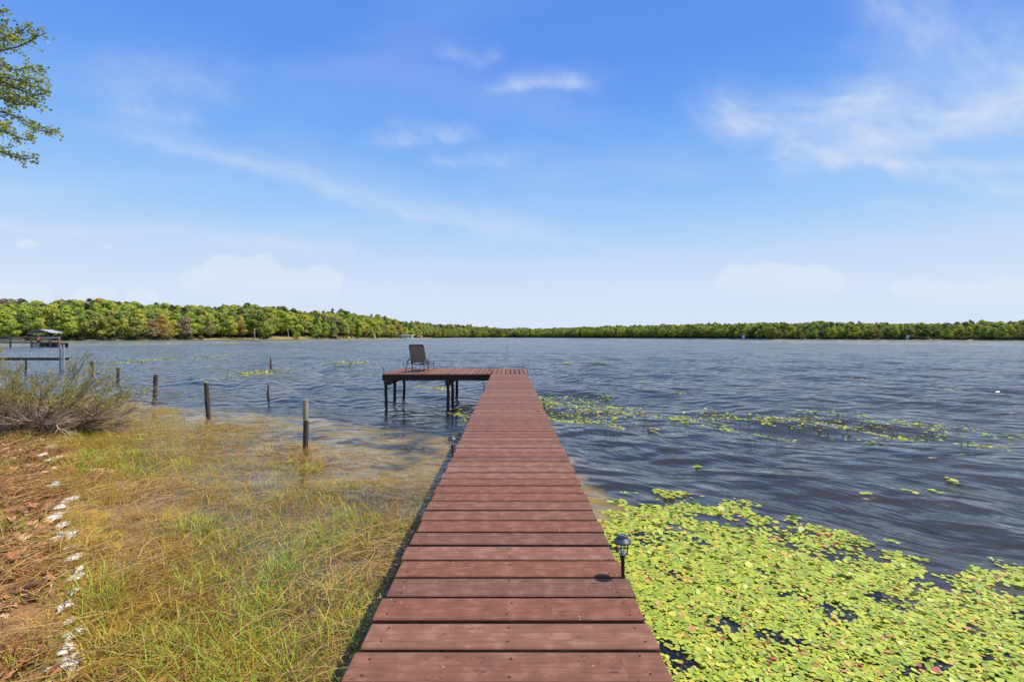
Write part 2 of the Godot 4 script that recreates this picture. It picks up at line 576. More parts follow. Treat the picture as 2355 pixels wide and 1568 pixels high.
func water() -> void:
	var nc := 560
	var rows := steps(-6.0, 1700.0, 0.045, 0.0115)
	var nr := rows.size()
	var v := PackedVector3Array(); v.resize(nc * nr)
	var n := PackedVector3Array(); n.resize(nc * nr)
	var uv := PackedVector2Array(); uv.resize(nc * nr)
	var wn := wa.size()
	for j in nr:
		var D := rows[j]
		var dr := rows[mini(j + 1, nr - 1)] - D
		var dc := 3.5 / (nc - 1) * (D + 8.0)
		var sp := maxf(dr, dc)
		var f := PackedFloat32Array(); f.resize(wn)
		for i in wn: f[i] = clampf((wl[i] - 2.0 * sp) / (2.0 * sp), 0.0, 1.0)
		for i in nc:
			var x := (-1.75 + 3.5 * i / (nc - 1)) * (D + 8.0)
			var y := 0.0
			var gx := 0.0
			var gz := 0.0
			if D < 700.0:
				var w := 1.8 * nz.get_noise_2d(x * 1.1, D * 1.1)
				for k in wn:
					if f[k] <= 0.0: continue
					var ph := wkx[k] * x + wkz[k] * D + w + k * 1.7
					var am := wa[k] * f[k]
					y += am * sin(ph)
					var cs := am * cos(ph)
					gx += cs * wkx[k]
					gz += cs * wkz[k]
				var q := calm(x, D, into_lake(x, D))
				y *= q; gx *= q; gz *= q
				var steep := sqrt(gx * gx + gz * gz)
				if steep > 0.24:
					var k2 := (0.24 + 0.15 * (1.0 - exp(-(steep - 0.24) / 0.15))) / steep
					gx *= k2; gz *= k2
			v[j * nc + i] = Vector3(x, y, -D)
			n[j * nc + i] = Vector3(-gx, 1.0, gz).normalized()
			var wob := nz.get_noise_2d(x * 2.0 + 400.0, D * 2.0) * 0.16
			uv[j * nc + i] = Vector2(x / 4.0 + wob, D / 4.0 + wob)
	var idx := PackedInt32Array()
	var still := PackedInt32Array()
	for j in nr - 1:
		for i in nc - 1:
			var a := j * nc + i
			var e := a + nc
			var p := v[a]
			var quiet := false
			if p.z > -40.0:
				var wv := nz.get_noise_2d(p.x * 14.0, p.z * 14.0) * 1.6
				quiet = into_lake(p.x, -p.z) < 2.6 + wv or (p.x > 0.3 and -p.z < lut(PADS_EDGE, p.x) - 0.3 + wv * 0.4)
			if quiet: still.append_array([a, e, e + 1, a, e + 1, a + 1])
			else: idx.append_array([a, e, e + 1, a, e + 1, a + 1])
	var arr := []
	arr.resize(Mesh.ARRAY_MAX)
	arr[Mesh.ARRAY_VERTEX] = v
	arr[Mesh.ARRAY_NORMAL] = n
	arr[Mesh.ARRAY_TEX_UV] = uv
	arr[Mesh.ARRAY_INDEX] = idx
	var me := ArrayMesh.new()
	me.add_surface_from_arrays(Mesh.PRIMITIVE_TRIANGLES, arr)
	arr[Mesh.ARRAY_INDEX] = still
	me.add_surface_from_arrays(Mesh.PRIMITIVE_TRIANGLES, arr)
	var m := StandardMaterial3D.new()
	m.transparency = BaseMaterial3D.TRANSPARENCY_ALPHA
	m.albedo_color = lin(0.007, 0.007, 0.005, 0.2)
	m.roughness = 0.135
	m.metallic_specular = 0.44
	m.normal_enabled = true
	m.normal_texture = ImageTexture.create_from_image(ripple_image())
	m.normal_scale = 1.0
	var m2: StandardMaterial3D = m.duplicate()
	m2.normal_scale = 0.25
	m2.roughness = 0.05
	me.surface_set_material(0, m)
	me.surface_set_material(1, m2)
	top("lake_water", me, null, "wind-rippled lake water around the dock", "water", "", "structure")

func ripple_image() -> Image:
	# wind ripples as slopes; whole waves fit the tile of four metres
	var N := 640
	var r := RandomNumberGenerator.new()
	r.seed = 9
	var ws := []
	for k in 44:
		var l := pow(r.randf(), 1.5) * 0.9 + (0.07 if k % 3 else 0.3)
		var ph := deg_to_rad(r.randfn(46.0, 17.0) if l < 0.2 else r.randfn(34.0, 26.0))
		var kx := roundf(4.0 / l * sin(ph))
		var kz := roundf(4.0 / l * cos(ph))
		ws.append([kx, kz, r.randf() * TAU, 0.036 * (0.6 + r.randf())])
	var sx := PackedFloat32Array(); sx.resize(N * N)
	var sz := PackedFloat32Array(); sz.resize(N * N)
	for w in ws:
		var kl := maxf(sqrt(w[0] * w[0] + w[1] * w[1]), 1.0)
		# sin(a + b) from two tables
		var ca := PackedFloat32Array(); ca.resize(N)
		var sa := PackedFloat32Array(); sa.resize(N)
		for i in N:
			ca[i] = cos(TAU * w[0] * i / N + w[2]); sa[i] = sin(TAU * w[0] * i / N + w[2])
		var ux: float = w[3] * w[0] / kl
		var uz: float = w[3] * w[1] / kl
		for j in N:
			var cb := cos(TAU * w[1] * j / N)
			var sb := sin(TAU * w[1] * j / N)
			var o := j * N
			for i in N:
				var c := ca[i] * cb - sa[i] * sb
				sx[o + i] += ux * c
				sz[o + i] += uz * c
	var im := Image.create(N, N, false, Image.FORMAT_RGBF)
	for j in N:
		for i in N:
			var q := Vector3(-sx[j * N + i], sz[j * N + i], 1.0).normalized()
			im.set_pixel(i, j, Color(q.x * 0.5 + 0.5, q.y * 0.5 + 0.5, q.z * 0.5 + 0.5))
	return im

# ------------------------------------------------------------------ the dock
func plank_image() -> Image:
	var W := 1024
	var H := 512
	var im := Image.create(W, H, false, Image.FORMAT_RGB8)
	var a := FastNoiseLite.new(); a.seed = 1; a.frequency = 0.01; a.fractal_octaves = 4
	var b := FastNoiseLite.new(); b.seed = 2; b.frequency = 0.012; b.fractal_octaves = 3
	var cr := FastNoiseLite.new(); cr.seed = 3; cr.frequency = 0.012; cr.fractal_octaves = 2
	for y in H:
		for x in W:
			var grain := a.get_noise_2d(x * 0.5, y * 14.0)
			var blot := b.get_noise_2d(x, y * 2.2)
			var k := 1.0 + 0.26 * grain + 0.24 * blot
			var c := Color(0.2 * k, 0.093 * k, 0.058 * k)
			c = c.lerp(Color(0.29, 0.17, 0.135), clampf(blot * 1.1 + grain * 0.5 - 0.15, 0.0, 0.35))
			var w := absf(cr.get_noise_2d(x * 0.22, y * 5.0))
			if w < 0.012 and b.get_noise_2d(x * 0.7 + 900.0, y * 0.7) > 0.12:
				c = c.lerp(Color(0.05, 0.022, 0.018), 0.75)
			im.set_pixel(x, y, c.linear_to_srgb())
	var r := RandomNumberGenerator.new(); r.seed = 8
	for k in 170:
		var x := r.randi_range(2, W - 8); var y := r.randi_range(2, H - 5)
		var s := r.randi_range(1, 3)
		var old := im.get_pixel(x, y)
		im.fill_rect(Rect2i(x, y, s + r.randi_range(0, 3), maxi(1, s - 1)), old.lerp(Color(0.86, 0.8, 0.78), r.randf_range(0.2, 0.8)) if r.randf() < 0.6 else old.lerp(Color(0.1, 0.05, 0.05), r.randf_range(0.3, 0.8)))
	return im

func plank_mesh(length: float, width: float, thick: float, along_x: bool, r: RandomNumberGenerator) -> ArrayMesh:
	var b := MB.new()
	# drawn along x, sagging or crowning a hair, then turned
	var basis := Basis.IDENTITY if along_x else Basis(Vector3.UP, PI / 2)
	var uo := Vector2(r.randf(), r.randf())
	b.box(Vector3.ZERO, Vector3(length, thick, width), basis, 0.005, Color.WHITE, uo, 0.62)
	return b.mesh()

var wood: Array[StandardMaterial3D] = []

func dock() -> void:
	var tex := ImageTexture.create_from_image(plank_image())
	for k in 5:
		var m := StandardMaterial3D.new()
		m.albedo_texture = tex
		m.albedo_color = [Color(1, 1, 1), Color(0.94, 0.91, 0.88), Color(0.88, 0.87, 0.88), Color(1.0, 0.99, 0.97), Color(0.95, 0.88, 0.83)][k]
		m.roughness = 0.62
		m.metallic_specular = 0.34
		wood.append(m)
	var dark := mat(0.045, 0.034, 0.026, 0.9)
	var dn := NoiseTexture2D.new()
	dn.width = 256; dn.height = 256; dn.seamless = true
	var fn := FastNoiseLite.new(); fn.seed = 14; fn.frequency = 0.02; fn.fractal_octaves = 4
	dn.noise = fn
	var ramp := Gradient.new()
	ramp.set_color(0, Color(0.16, 0.13, 0.11)); ramp.set_color(1, Color(0.36, 0.31, 0.27))
	dn.color_ramp = ramp
	dark.albedo_texture = dn
	dark.albedo_color = Color(0.8, 0.75, 0.72)
	dark.uv1_triplanar = true
	dark.uv1_scale = Vector3(1.5, 0.5, 1.5)
	var d := thing("dock", "L-shaped wooden dock of reddish-brown planks running out into the lake", "dock")
	var r := RandomNumberGenerator.new(); r.seed = 33
	var scr := MB.new()
	scr.lathe([Vector2(0.0062, 0.0), Vector2(0.0055, 0.0012), Vector2(0.0, 0.0014)], 7)
	var screw := scr.mesh()
	var iron := mat(0.022, 0.015, 0.013, 0.8)
	# walkway planks across the walk
	var kinds: Array[ArrayMesh] = []
	for k in 14: kinds.append(plank_mesh(1.22, [0.172, 0.175, 0.17, 0.178][k % 4], 0.038, true, r))
	var near := 1.988
	for k in range(-11, 74):
		var D := near + 0.2 * k + 0.1
		if D > 16.62: break
		var o := part("plank", kinds[r.randi() % 14], wood[r.randi() % 5], d)
		o.position = Vector3(r.randf_range(-0.008, 0.008), DECK - 0.019 + r.randf_range(-0.002, 0.002), -D + r.randf_range(-0.003, 0.003))
		o.rotation = Vector3(r.randf_range(-0.006, 0.006), r.randf_range(-0.003, 0.003) + (PI if r.randf() < 0.5 else 0.0), r.randf_range(-0.0015, 0.0015))
		if k < 14:
			for sx in [-0.54, 0.0, 0.54]:
				for sz in [-0.05, 0.05]:
					if r.randf() < 0.06: continue
					var s := part("screw", screw, iron, o)
					s.position = Vector3(sx + r.randf_range(-0.02, 0.02), 0.0192, sz + r.randf_range(-0.012, 0.012))
	# platform planks along the walk
	var pk: Array[ArrayMesh] = []
	for k in 8: pk.append(plank_mesh(3.05, 0.134, 0.038, false, r))
	var x := -4.23
	while x < 0.6:
		var o := part("plank", pk[r.randi() % 8], wood[r.randi() % 5], d)
		o.position = Vector3(x, DECK - 0.019 + r.randf_range(-0.002, 0.002), -18.185 + r.randf_range(-0.02, 0.02))
		o.rotation = Vector3(0, r.randf_range(-0.0012, 0.0012), r.randf_range(-0.012, 0.012))
		x += 0.1608
	# frame under the walk
	for sx in [-0.54, 0.0, 0.54]:
		var b := MB.new()
		b.box(Vector3(sx, DECK - 0.13, -7.6), Vector3(0.045, 0.18, 17.6), Basis.IDENTITY, 0.004)
		part("stringer", b.mesh(), dark, d)
	for q in [[-1.82, -16.72, 4.86], [-1.82, -18.2, 4.86], [-1.82, -19.62, 4.86]]:
		var b := MB.new()
		b.box(Vector3(q[0], DECK - 0.134, q[1]), Vector3(q[2], 0.186, 0.045), Basis.IDENTITY, 0.004)
		part("joist", b.mesh(), dark, d)
	var rim := MB.new()
	rim.box(Vector3(-4.275, DECK - 0.134, -18.18), Vector3(0.042, 0.19, 3.04), Basis.IDENTITY, 0.004)
	part("rim_board", rim.mesh(), dark, d)
	for q in [-4.14, -2.08, 0.2]:
		var b := MB.new()
		b.box(Vector3(q, DECK - 0.30, -18.15), Vector3(0.19, 0.14, 3.0), Basis.IDENTITY, 0.005)
		part("cap_beam", b.mesh(), dark, d)
	var spots := [[-4.18, 16.72], [-4.22, 18.15], [-4.14, 19.4], [-2.08, 16.74], [-2.1, 18.2], [-2.08, 19.5], [0.2, 16.9], [0.2, 19.4]]
	var D := 1.2
	while D < 15.5:
		spots.append([-0.44, D]); spots.append([0.44, D])
		D += 2.42
	for s in spots:
		var b := MB.new()
		var pts := []
		var rad := []
		var yb: float = bed_y(s[0], s[1], into_lake(s[0], s[1])) - 0.3
		var ytop := DECK - 0.23 if s[1] < 16.0 else DECK - 0.372
		for k in 7:
			var f := k / 6.0
			pts.append(Vector3(s[0] + r.randf_range(-0.012, 0.012), lerpf(yb, ytop, f), -s[1] + r.randf_range(-0.012, 0.012)))
			rad.append(0.056 - 0.004 * f + r.randf_range(-0.003, 0.003))
		b.tube(pts, rad, 10)
		part("post", b.mesh(), dark, d)

# ------------------------------------------------------------------ furniture and lamps
func chaise() -> void:
	var c := thing("lounge_chair", "grey sling lounge chair with raised back on the dock platform", "lounge chair", Vector3(-3.24, DECK + 0.002, -17.95))
	c.rotation.y = deg_to_rad(-3.0)
	c.scale = Vector3(0.92, 1.0, 0.96)
	var metal := mat(0.035, 0.032, 0.03, 0.45, 0.4)
	var cloth := StandardMaterial3D.new()
	var im := Image.create(128, 128, false, Image.FORMAT_RGB8)
	var r := RandomNumberGenerator.new(); r.seed = 3
	var rowk := []
	for k in 128: rowk.append(r.randf())
	for y in 128:
		for x in 128:
			var k: float = 0.75 + 0.35 * rowk[y] + 0.12 * sin(x * PI * 0.5) + 0.12 * r.randf()
			im.set_pixel(x, y, Color(0.26 * k, 0.255 * k, 0.225 * k).linear_to_srgb())
	cloth.albedo_texture = ImageTexture.create_from_image(im)
	cloth.roughness = 0.85
	cloth.backlight_enabled = true
	cloth.backlight = Color(0.6, 0.6, 0.6)
	# z: head end (towards the shore) is +, foot end is -; seat at 0.33
	var back_lo := Vector2(0.33, 0.22)
	var back_hi := Vector2(0.95, 0.64)
	# sling back
	var pane := func(y0: float, z0: float, y1: float, z1: float, w: float, sag: float) -> ArrayMesh:
		var b := MB.new()
		var dirv := Vector3(0, y1 - y0, z1 - z0)
		var nn := Vector3(1, 0, 0).cross(dirv).normalized()
		var K := 8
		for side in [-1.0, 1.0]:
			for i in K:
				for j in K:
					var q: Array[Vector3] = []
					var u := PackedVector2Array()
					for o in [[0, 0], [1, 0], [1, 1], [0, 1]]:
						var fx: float = float(i + o[0]) / K
						var fy: float = float(j + o[1]) / K
						var dip := sag * (1.0 - pow(2.0 * fx - 1.0, 2.0))
						q.append(Vector3((fx - 0.5) * w, lerpf(y0, y1, fy), lerpf(z0, z1, fy)) - nn * dip * (1.0 if nn.y > 0.0 else -1.0) + nn * side * 0.002)
						u.append(Vector2(fx * 2.0, fy * 2.4))
					b.quad(q[0], q[1], q[2], q[3], nn * side, Color.WHITE, u)
		return b.mesh()
	part("back_sling", pane.call(back_lo.x, back_lo.y, back_hi.x, back_hi.y, 0.53, 0.015), cloth, c)
	part("seat_sling", pane.call(0.335, 0.2, 0.33, -1.08, 0.53, 0.03), cloth, c)
	# back frame: an upside-down U with a rolled top
	var b := MB.new()
	var pts := []
	for s in [[-0.285, 0.29, 0.2], [-0.285, 0.6, 0.41], [-0.285, 0.92, 0.625], [-0.25, 0.965, 0.655], [0.25, 0.965, 0.655], [0.285, 0.92, 0.625], [0.285, 0.6, 0.41], [0.285, 0.29, 0.2]]:
		pts.append(Vector3(s[0], s[1], s[2]))
	b.tube(pts, [0.015, 0.015, 0.015, 0.017, 0.017, 0.015, 0.015, 0.015], 8)
	part("back_frame", b.mesh(), metal, c)
	var hem := MB.new()
	hem.box(Vector3(0, 0.945, 0.645), Vector3(0.53, 0.05, 0.012), Basis(Vector3.RIGHT, 0.6), 0.003)
	part("back_hem", hem.mesh(), mat(0.06, 0.058, 0.052, 0.9), c)
	for s in [-1.0, 1.0]:
		var rail := MB.new()
		rail.tube([Vector3(s * 0.285, 0.32, 0.42), Vector3(s * 0.285, 0.33, 0.1), Vector3(s * 0.285, 0.33, -1.05), Vector3(s * 0.283, 0.3, -1.13), Vector3(s * 0.285, 0.16, -1.16), Vector3(s * 0.29, 0.0, -1.15)], [0.014, 0.014, 0.014, 0.014, 0.014, 0.014], 8)
		part("side_rail", rail.mesh(), metal, c)
		# armrest that bends down into the rear leg and the front leg
		var arm := MB.new()
		arm.tube([Vector3(s * 0.35, 0.0, 0.86), Vector3(s * 0.34, 0.2, 0.80), Vector3(s * 0.325, 0.38, 0.68), Vector3(s * 0.315, 0.455, 0.5), Vector3(s * 0.315, 0.465, 0.3), Vector3(s * 0.315, 0.44, 0.12), Vector3(s * 0.315, 0.34, 0.04), Vector3(s * 0.315, 0.0, 0.02)], [0.019, 0.019, 0.02, 0.021, 0.021, 0.02, 0.018, 0.017], 8)
		part("armrest", arm.mesh(), metal, c)
		var brace := MB.new()
		brace.tube([Vector3(s * 0.325, 0.3, 0.74), Vector3(s * 0.29, 0.31, 0.4)], [0.011, 0.011], 6)
		part("brace", brace.mesh(), metal, c)
	for q in [[0.32, 0.42], [0.3, 0.06], [0.3, -0.55], [0.22, -1.15]]:
		var bar := MB.new()
		var y: float = q[0]
		var z: float = q[1]
		bar.tube([Vector3(-0.29, y, z), Vector3(-0.15, y - 0.035, z), Vector3(0.15, y - 0.035, z), Vector3(0.29, y, z)], [0.011, 0.011, 0.011, 0.011], 6)
		part("cross_bar", bar.mesh(), metal, c)

func lamps() -> void:
	var black := mat(0.014, 0.014, 0.015, 0.35)
	var grey := mat(0.055, 0.058, 0.065, 0.42)
	var cell := mat(0.012, 0.012, 0.016, 0.15)
	var silver := mat(0.75, 0.75, 0.75, 0.25, 0.9)
	var white := mat(0.7, 0.7, 0.7, 0.4)
	var glass := StandardMaterial3D.new()
	glass.transparency = BaseMaterial3D.TRANSPARENCY_ALPHA
	glass.albedo_color = Color(0.9, 0.95, 0.95, 0.06)
	glass.roughness = 0.03
	var b := MB.new()
	b.lathe([Vector2(0.0, 0.186), Vector2(0.046, 0.186), Vector2(0.0525, 0.186), Vector2(0.053, 0.191), Vector2(0.0505, 0.196), Vector2(0.032, 0.212), Vector2(0.0305, 0.221), Vector2(0.027, 0.2215), Vector2(0.0, 0.2215)], 28)
	var cap := b.mesh()
	b = MB.new(); b.lathe([Vector2(0.0285, 0.2217), Vector2(0.0285, 0.2225), Vector2(0.0, 0.2226)], 24)
	var panel := b.mesh()
	b = MB.new(); b.box(Vector3(0.004, 0.2229, -0.002), Vector3(0.05, 0.0006, 0.0022), Basis(Vector3.UP, -0.7))
	var line := b.mesh()
	b = MB.new(); b.lathe([Vector2(0.030, 0.186), Vector2(0.030, 0.150), Vector2(0.026, 0.135), Vector2(0.016, 0.122)], 24)
	var jar := b.mesh()
	b = MB.new(); b.lathe([Vector2(0.017, 0.122), Vector2(0.015, 0.126), Vector2(0.002, 0.143), Vector2(0.0, 0.143)], 10)
	var cone := b.mesh()
	b = MB.new(); b.lathe([Vector2(0.0085, -0.06), Vector2(0.0105, 0.0), Vector2(0.0115, 0.085), Vector2(0.0135, 0.105), Vector2(0.019, 0.12), Vector2(0.0, 0.1205)], 14)
	var stake := b.mesh()
	var ribs: Array[ArrayMesh] = []
	for k in 4:
		b = MB.new()
		var a := TAU * k / 4.0 + 0.5
		var u := Vector3(cos(a), 0, sin(a))
		b.tube([u * 0.018 + Vector3.UP * 0.119, u * 0.028 + Vector3.UP * 0.137, u * 0.0325 + Vector3.UP * 0.152, u * 0.033 + Vector3.UP * 0.187], [0.0034, 0.0034, 0.0034, 0.0034], 6)
		ribs.append(b.mesh())
	var say := ["nearest solar path lamp on the dock's right edge with its cap shadow", "solar path lamp on the dock's left edge nearest the camera", "second solar path lamp along the dock's right edge, before bright pads", "farther small solar path lamp on the dock's left edge near the platform"]
	var spots := [Vector3(0.596, DECK, -2.589), Vector3(-0.598, DECK, -5.19), Vector3(0.59, DECK, -8.39), Vector3(-0.585, DECK, -11.39)]
	for k in 4:
		var o := thing("solar_lamp", say[k], "solar lamp", spots[k], "solar path lamps along the dock")
		o.rotation = Vector3(rf(-0.03, 0.03), rf(0.0, 1.5) if k else 0.0, rf(-0.04, 0.04))
		o.scale = Vector3(0.88, 0.97, 0.88)
		part("stake", stake, black, o)
		var c := part("cap", cap, grey, o)
		part("solar_panel", panel, cell, c)
		part("panel_strip", line, white, c)
		part("glass", jar, glass, o)
		part("reflector", cone, silver, o)
		for q in ribs: part("rib", q, black, o)
	# bent bare stakes round the platform
	var lab := ["bent black stake at the platform's near left corner", "bent black stake at the platform's far left corner", "curved black stake where the walkway meets the platform", "curved black stake at the platform's right near corner", "short black stake at the platform's far right corner"]
	var at := [Vector3(-4.24, DECK, -16.68), Vector3(-4.2, DECK, -19.66), Vector3(-0.62, DECK, -16.7), Vector3(0.61, DECK, -16.75), Vector3(0.56, DECK, -19.66)]
	var bend := [-0.09, -0.04, -0.07, -0.06, -0.05]
	for k in 5:
		var o := thing("bent_stake", lab[k], "stake", at[k], "bare lamp stakes round the platform")
		var s := MB.new()
		var e: float = bend[k]
		s.tube([Vector3(0, -0.12, 0), Vector3(0, 0.08, 0), Vector3(e * 0.25, 0.15, 0), Vector3(e * 0.7, 0.2, 0), Vector3(e, 0.205, 0.0)], [0.011, 0.011, 0.01, 0.01, 0.012], 8)
		part("stake", s.mesh(), black, o)
		var t := MB.new()
		t.lathe([Vector2(0.0, 0.0), Vector2(0.018, 0.004), Vector2(0.014, 0.02), Vector2(0.0, 0.022)], 10, Vector3(e, 0.2, 0))
		part("broken_socket", t.mesh(), grey, o)

# ------------------------------------------------------------------ posts and neighbours
func bark_mat(a: Color, b: Color, sc := Vector3(6, 0.7, 6)) -> StandardMaterial3D:
	var m := StandardMaterial3D.new()
	var t := NoiseTexture2D.new()
	t.width = 256; t.height = 256; t.seamless = true
	var f := FastNoiseLite.new(); f.seed = 31; f.frequency = 0.025; f.fractal_octaves = 4
	t.noise = f
	var g := Gradient.new()
	g.set_color(0, a); g.set_color(1, b)
	t.color_ramp = g
	m.albedo_texture = t
	m.uv1_triplanar = true
	m.uv1_scale = sc
	m.roughness = 0.9
	return m

func posts() -> void:
	var old := bark_mat(Color(0.13, 0.11, 0.09), Color(0.42, 0.37, 0.32))
	var pale := bark_mat(Color(0.45, 0.43, 0.33), Color(0.68, 0.65, 0.53))
	var r := RandomNumberGenerator.new(); r.seed = 12
	var rows := [
		[-4.25, 10.3, 1.0, 0.056, 0.0, "nearest fence post, pale topped, standing in the shallows left of dock"],
		[-9.04, 14.8, 0.94, 0.066, -0.05, "second weathered fence post from the dock, dark and squared"],
		[-13.2, 18.35, 0.92, 0.068, 0.06, "third weathered fence post from the dock, leaning right"],
		[-18.8, 23.7, 0.84, 0.07, 0.0, "fourth dark fence post, half behind the shrub's right tip"],
		[-25.9, 30.6, 0.82, 0.075, 0.0, "farthest fence post, its top showing above the shrub"]]
	for q in rows:
		var o := thing("fence_post", q[5], "fence post", Vector3(q[0], 0, -q[1]), "old fence posts in the water")
		o.rotation.z = -q[4]
		var b := MB.new()
		var pts := []; var rad := []
		var yb := bed_y(q[0], q[1], into_lake(q[0], q[1])) - 0.3
		for k in 8:
			var f := k / 7.0
			pts.append(Vector3(r.randf_range(-0.008, 0.008), lerpf(yb, q[2], f), r.randf_range(-0.008, 0.008)))
			rad.append(q[3] * (1.0 + r.randf_range(-0.06, 0.06)))
		if q[1] < 12.0:
			b.tube(pts.slice(0, 6), rad.slice(0, 6), 9, Color.WHITE, false)
			part("shaft", b.mesh(), old, o)
			var t := MB.new()
			t.tube(pts.slice(5), rad.slice(5), 9)
			part("bare_top", t.mesh(), pale, o)
		else:
			b.tube(pts, rad, 9)
			part("shaft", b.mesh(), old, o)
			var t := MB.new()
			t.lathe([Vector2(q[3] * 0.98, 0.0), Vector2(q[3] * 0.85, 0.02), Vector2(0.0, 0.028)], 9, pts[7])
			part("weathered_cap", t.mesh(), pale, o)
	var st := [[-17.4, 35.95, 0.88, 0.075, "thin dead snag far out in the water left of the chair"], [-9.0, 18.4, 0.6, 0.05, "short pointed dead snag in the water before the platform"]]
	for q in st:
		var o := thing("dead_snag", q[4], "snag", Vector3(q[0], 0, -q[1]), "dead snags in the lake")
		var b := MB.new()
		b.tube([Vector3(0.02, -0.9, 0), Vector3(0.02, 0.0, 0), Vector3(-0.015, q[2] * 0.35, 0), Vector3(0.02, q[2] * 0.7, 0), Vector3(-0.01, q[2], 0)], [q[3], q[3], q[3] * 0.9, q[3] * 0.6, 0.008], 7)
		part("stem", b.mesh(), old, o)
		var t := MB.new()
		t.tube([Vector3(0.0, q[2] * 0.9, 0), Vector3(-0.14, q[2] * 0.95, 0), Vector3(-0.34 if q[1] > 20 else -0.1, q[2] * 0.96, 0.05)], [0.012, 0.012, 0.006], 5)
		part("twig", t.mesh(), old, o)

func slab(b: MB, x0: float, x1: float, y0: float, y1: float, z0: float, z1: float, ch := 0.0) -> void:
	b.box(Vector3((x0 + x1) * 0.5, (y0 + y1) * 0.5, (z0 + z1) * 0.5), Vector3(absf(x1 - x0), absf(y1 - y0), absf(z1 - z0)), Basis.IDENTITY, ch)

func neighbours() -> void:
	var grey := bark_mat(Color(0.3, 0.28, 0.26), Color(0.52, 0.5, 0.47), Vector3(0.5, 0.5, 0.5))
	var brown := bark_mat(Color(0.38, 0.3, 0.24), Color(0.62, 0.51, 0.41), Vector3(0.5, 0.5, 0.5))
	var pale := mat(0.55, 0.53, 0.5, 0.6)
	var dim := mat(0.05, 0.045, 0.04, 0.9)
	var steel := mat(0.3, 0.32, 0.34, 0.5, 0.2)
	# plank pier with two poles
	var p := thing("plank_pier", "narrow grey plank pier with two tall thin poles behind the shrub", "pier", Vector3(-33.2, 0, -34.7))
	for k in 3:
		var b := MB.new()
		slab(b, -4.4, 2.75, 0.82, 0.87, -0.45 + k * 0.3, -0.17 + k * 0.3, 0.006)
		part("plank", b.mesh(), grey, p)
	var bm := MB.new(); slab(bm, -4.4, 2.4, 0.66, 0.818, 0.2, 0.26)
	part("beam", bm.mesh(), grey, p)
	for q in [[2.1, 0.52], [2.36, 0.56]]:
		var b := MB.new()
		b.tube([Vector3(q[0], -1.4, q[1]), Vector3(q[0], 0.7, q[1]), Vector3(q[0], 1.8, q[1])], [0.07, 0.065, 0.055], 8)
		part("pole", b.mesh(), steel, p)
	for q in [-3.6, -0.8]:
		var b := MB.new()
		b.tube([Vector3(q, -1.4, 0), Vector3(q, 0.655, 0)], [0.06, 0.055], 8)
		part("post", b.mesh(), dim, p)
	# big dock at a hundred metres
	var d := thing("neighbour_dock", "long weathered dock with handrail and cross-braced platform at left edge", "dock", Vector3(-110, 0, -110))
	for k in 4:
		var b := MB.new()
		slab(b, -16, 10.4, 0.86, 1.14, -1.2 + k * 0.6, -0.62 + k * 0.6, 0.01)
		part("deck_board", b.mesh(), brown, d)
	for q in [[-16.0, 6.5, 2.1, 2.36], [6.9, 10.8, 1.95, 2.2]]:
		var b := MB.new(); slab(b, q[0], q[1], q[2], q[3], 1.15, 1.35)
		part("handrail", b.mesh(), brown if q[0] < 0.0 else pale, d)
	var lowrail := MB.new(); slab(lowrail, -16, 2.9, 1.5, 1.75, 1.1, 1.2)
	part("bench_rail", lowrail.mesh(), pale, d)
	for q in [-14.2, -9.4, -4.6, 0.0, 4.7, 6.6, 8.8, 10.7]:
		var b := MB.new()
		b.tube([Vector3(q, -2.5, 1.25), Vector3(q, 2.15 if q < 6.0 else 2.0, 1.25)], [0.19, 0.17], 7)
		part("post", b.mesh(), brown, d)
	for q in [-9.0, -4.5]:
		var b := MB.new(); slab(b, q - 0.5, q + 0.5, -0.4, 0.85, 0.7, 1.09, 0.02)
		part("crib", b.mesh(), bark_mat(Color(0.2, 0.13, 0.1), Color(0.36, 0.25, 0.19)), d)
	for k in 9:
		var b := MB.new()
		var x0 := 4.6 + k * 0.68
		b.tube([Vector3(x0, 0.05, 1.3), Vector3(x0 + 0.62, 0.95, 1.3)], [0.07, 0.07], 5)
		b.tube([Vector3(x0 + 0.62, 0.05, 1.34), Vector3(x0, 0.95, 1.34)], [0.07, 0.07], 5)
		part("brace", b.mesh(), dim if k % 2 else brown, d)
	var sk := MB.new(); slab(sk, 4.4, 10.6, 0.0, 0.85, -1.2, -1.1)
	part("skirting", sk.mesh(), dim, d)
	var chair := MB.new()
	slab(chair, 5.6, 6.9, 1.5, 1.62, 0.2, 1.0); slab(chair, 5.5, 5.66, 1.1, 2.1, 0.2, 1.0)
	top("bench", chair.mesh(), mat(0.3, 0.13, 0.06, 0.7), "red-brown bench on the neighbour's weathered dock", "bench").position = Vector3(-110, 0, -110)
	# open boathouse
	var h := thing("boathouse", "open-sided boathouse with shallow gabled metal roof at far left", "boathouse", Vector3(-131.5, 0, -140))
	h.scale = Vector3(0.62, 0.97, 0.42)
	var roof := mat(0.3, 0.31, 0.32, 0.6)
	for s in [-1.0, 1.0]:
		var b := MB.new()
		var ang := atan2(0.95, 5.2)
		b.box(Vector3(s * 2.62, 3.95, 0), Vector3(5.35, 0.12, 9.0), Basis(Vector3.BACK, -s * ang), 0.0)
		part("roof", b.mesh(), roof, h)
		var fb := MB.new()
		fb.box(Vector3(s * 2.62, 3.78, 4.42), Vector3(5.3, 0.2, 0.1), Basis(Vector3.BACK, -s * ang))
		part("fascia", fb.mesh(), dim, h)
	for q in [-4.3, -1.4, 1.5, 4.1]:
		for z in [-4.0, 4.2]:
			var b := MB.new()
			b.tube([Vector3(q, -2.5, z), Vector3(q, 3.45 if absf(q) > 3.0 else 3.95, z)], [0.12, 0.11], 7)
			part("post", b.mesh(), brown, h)
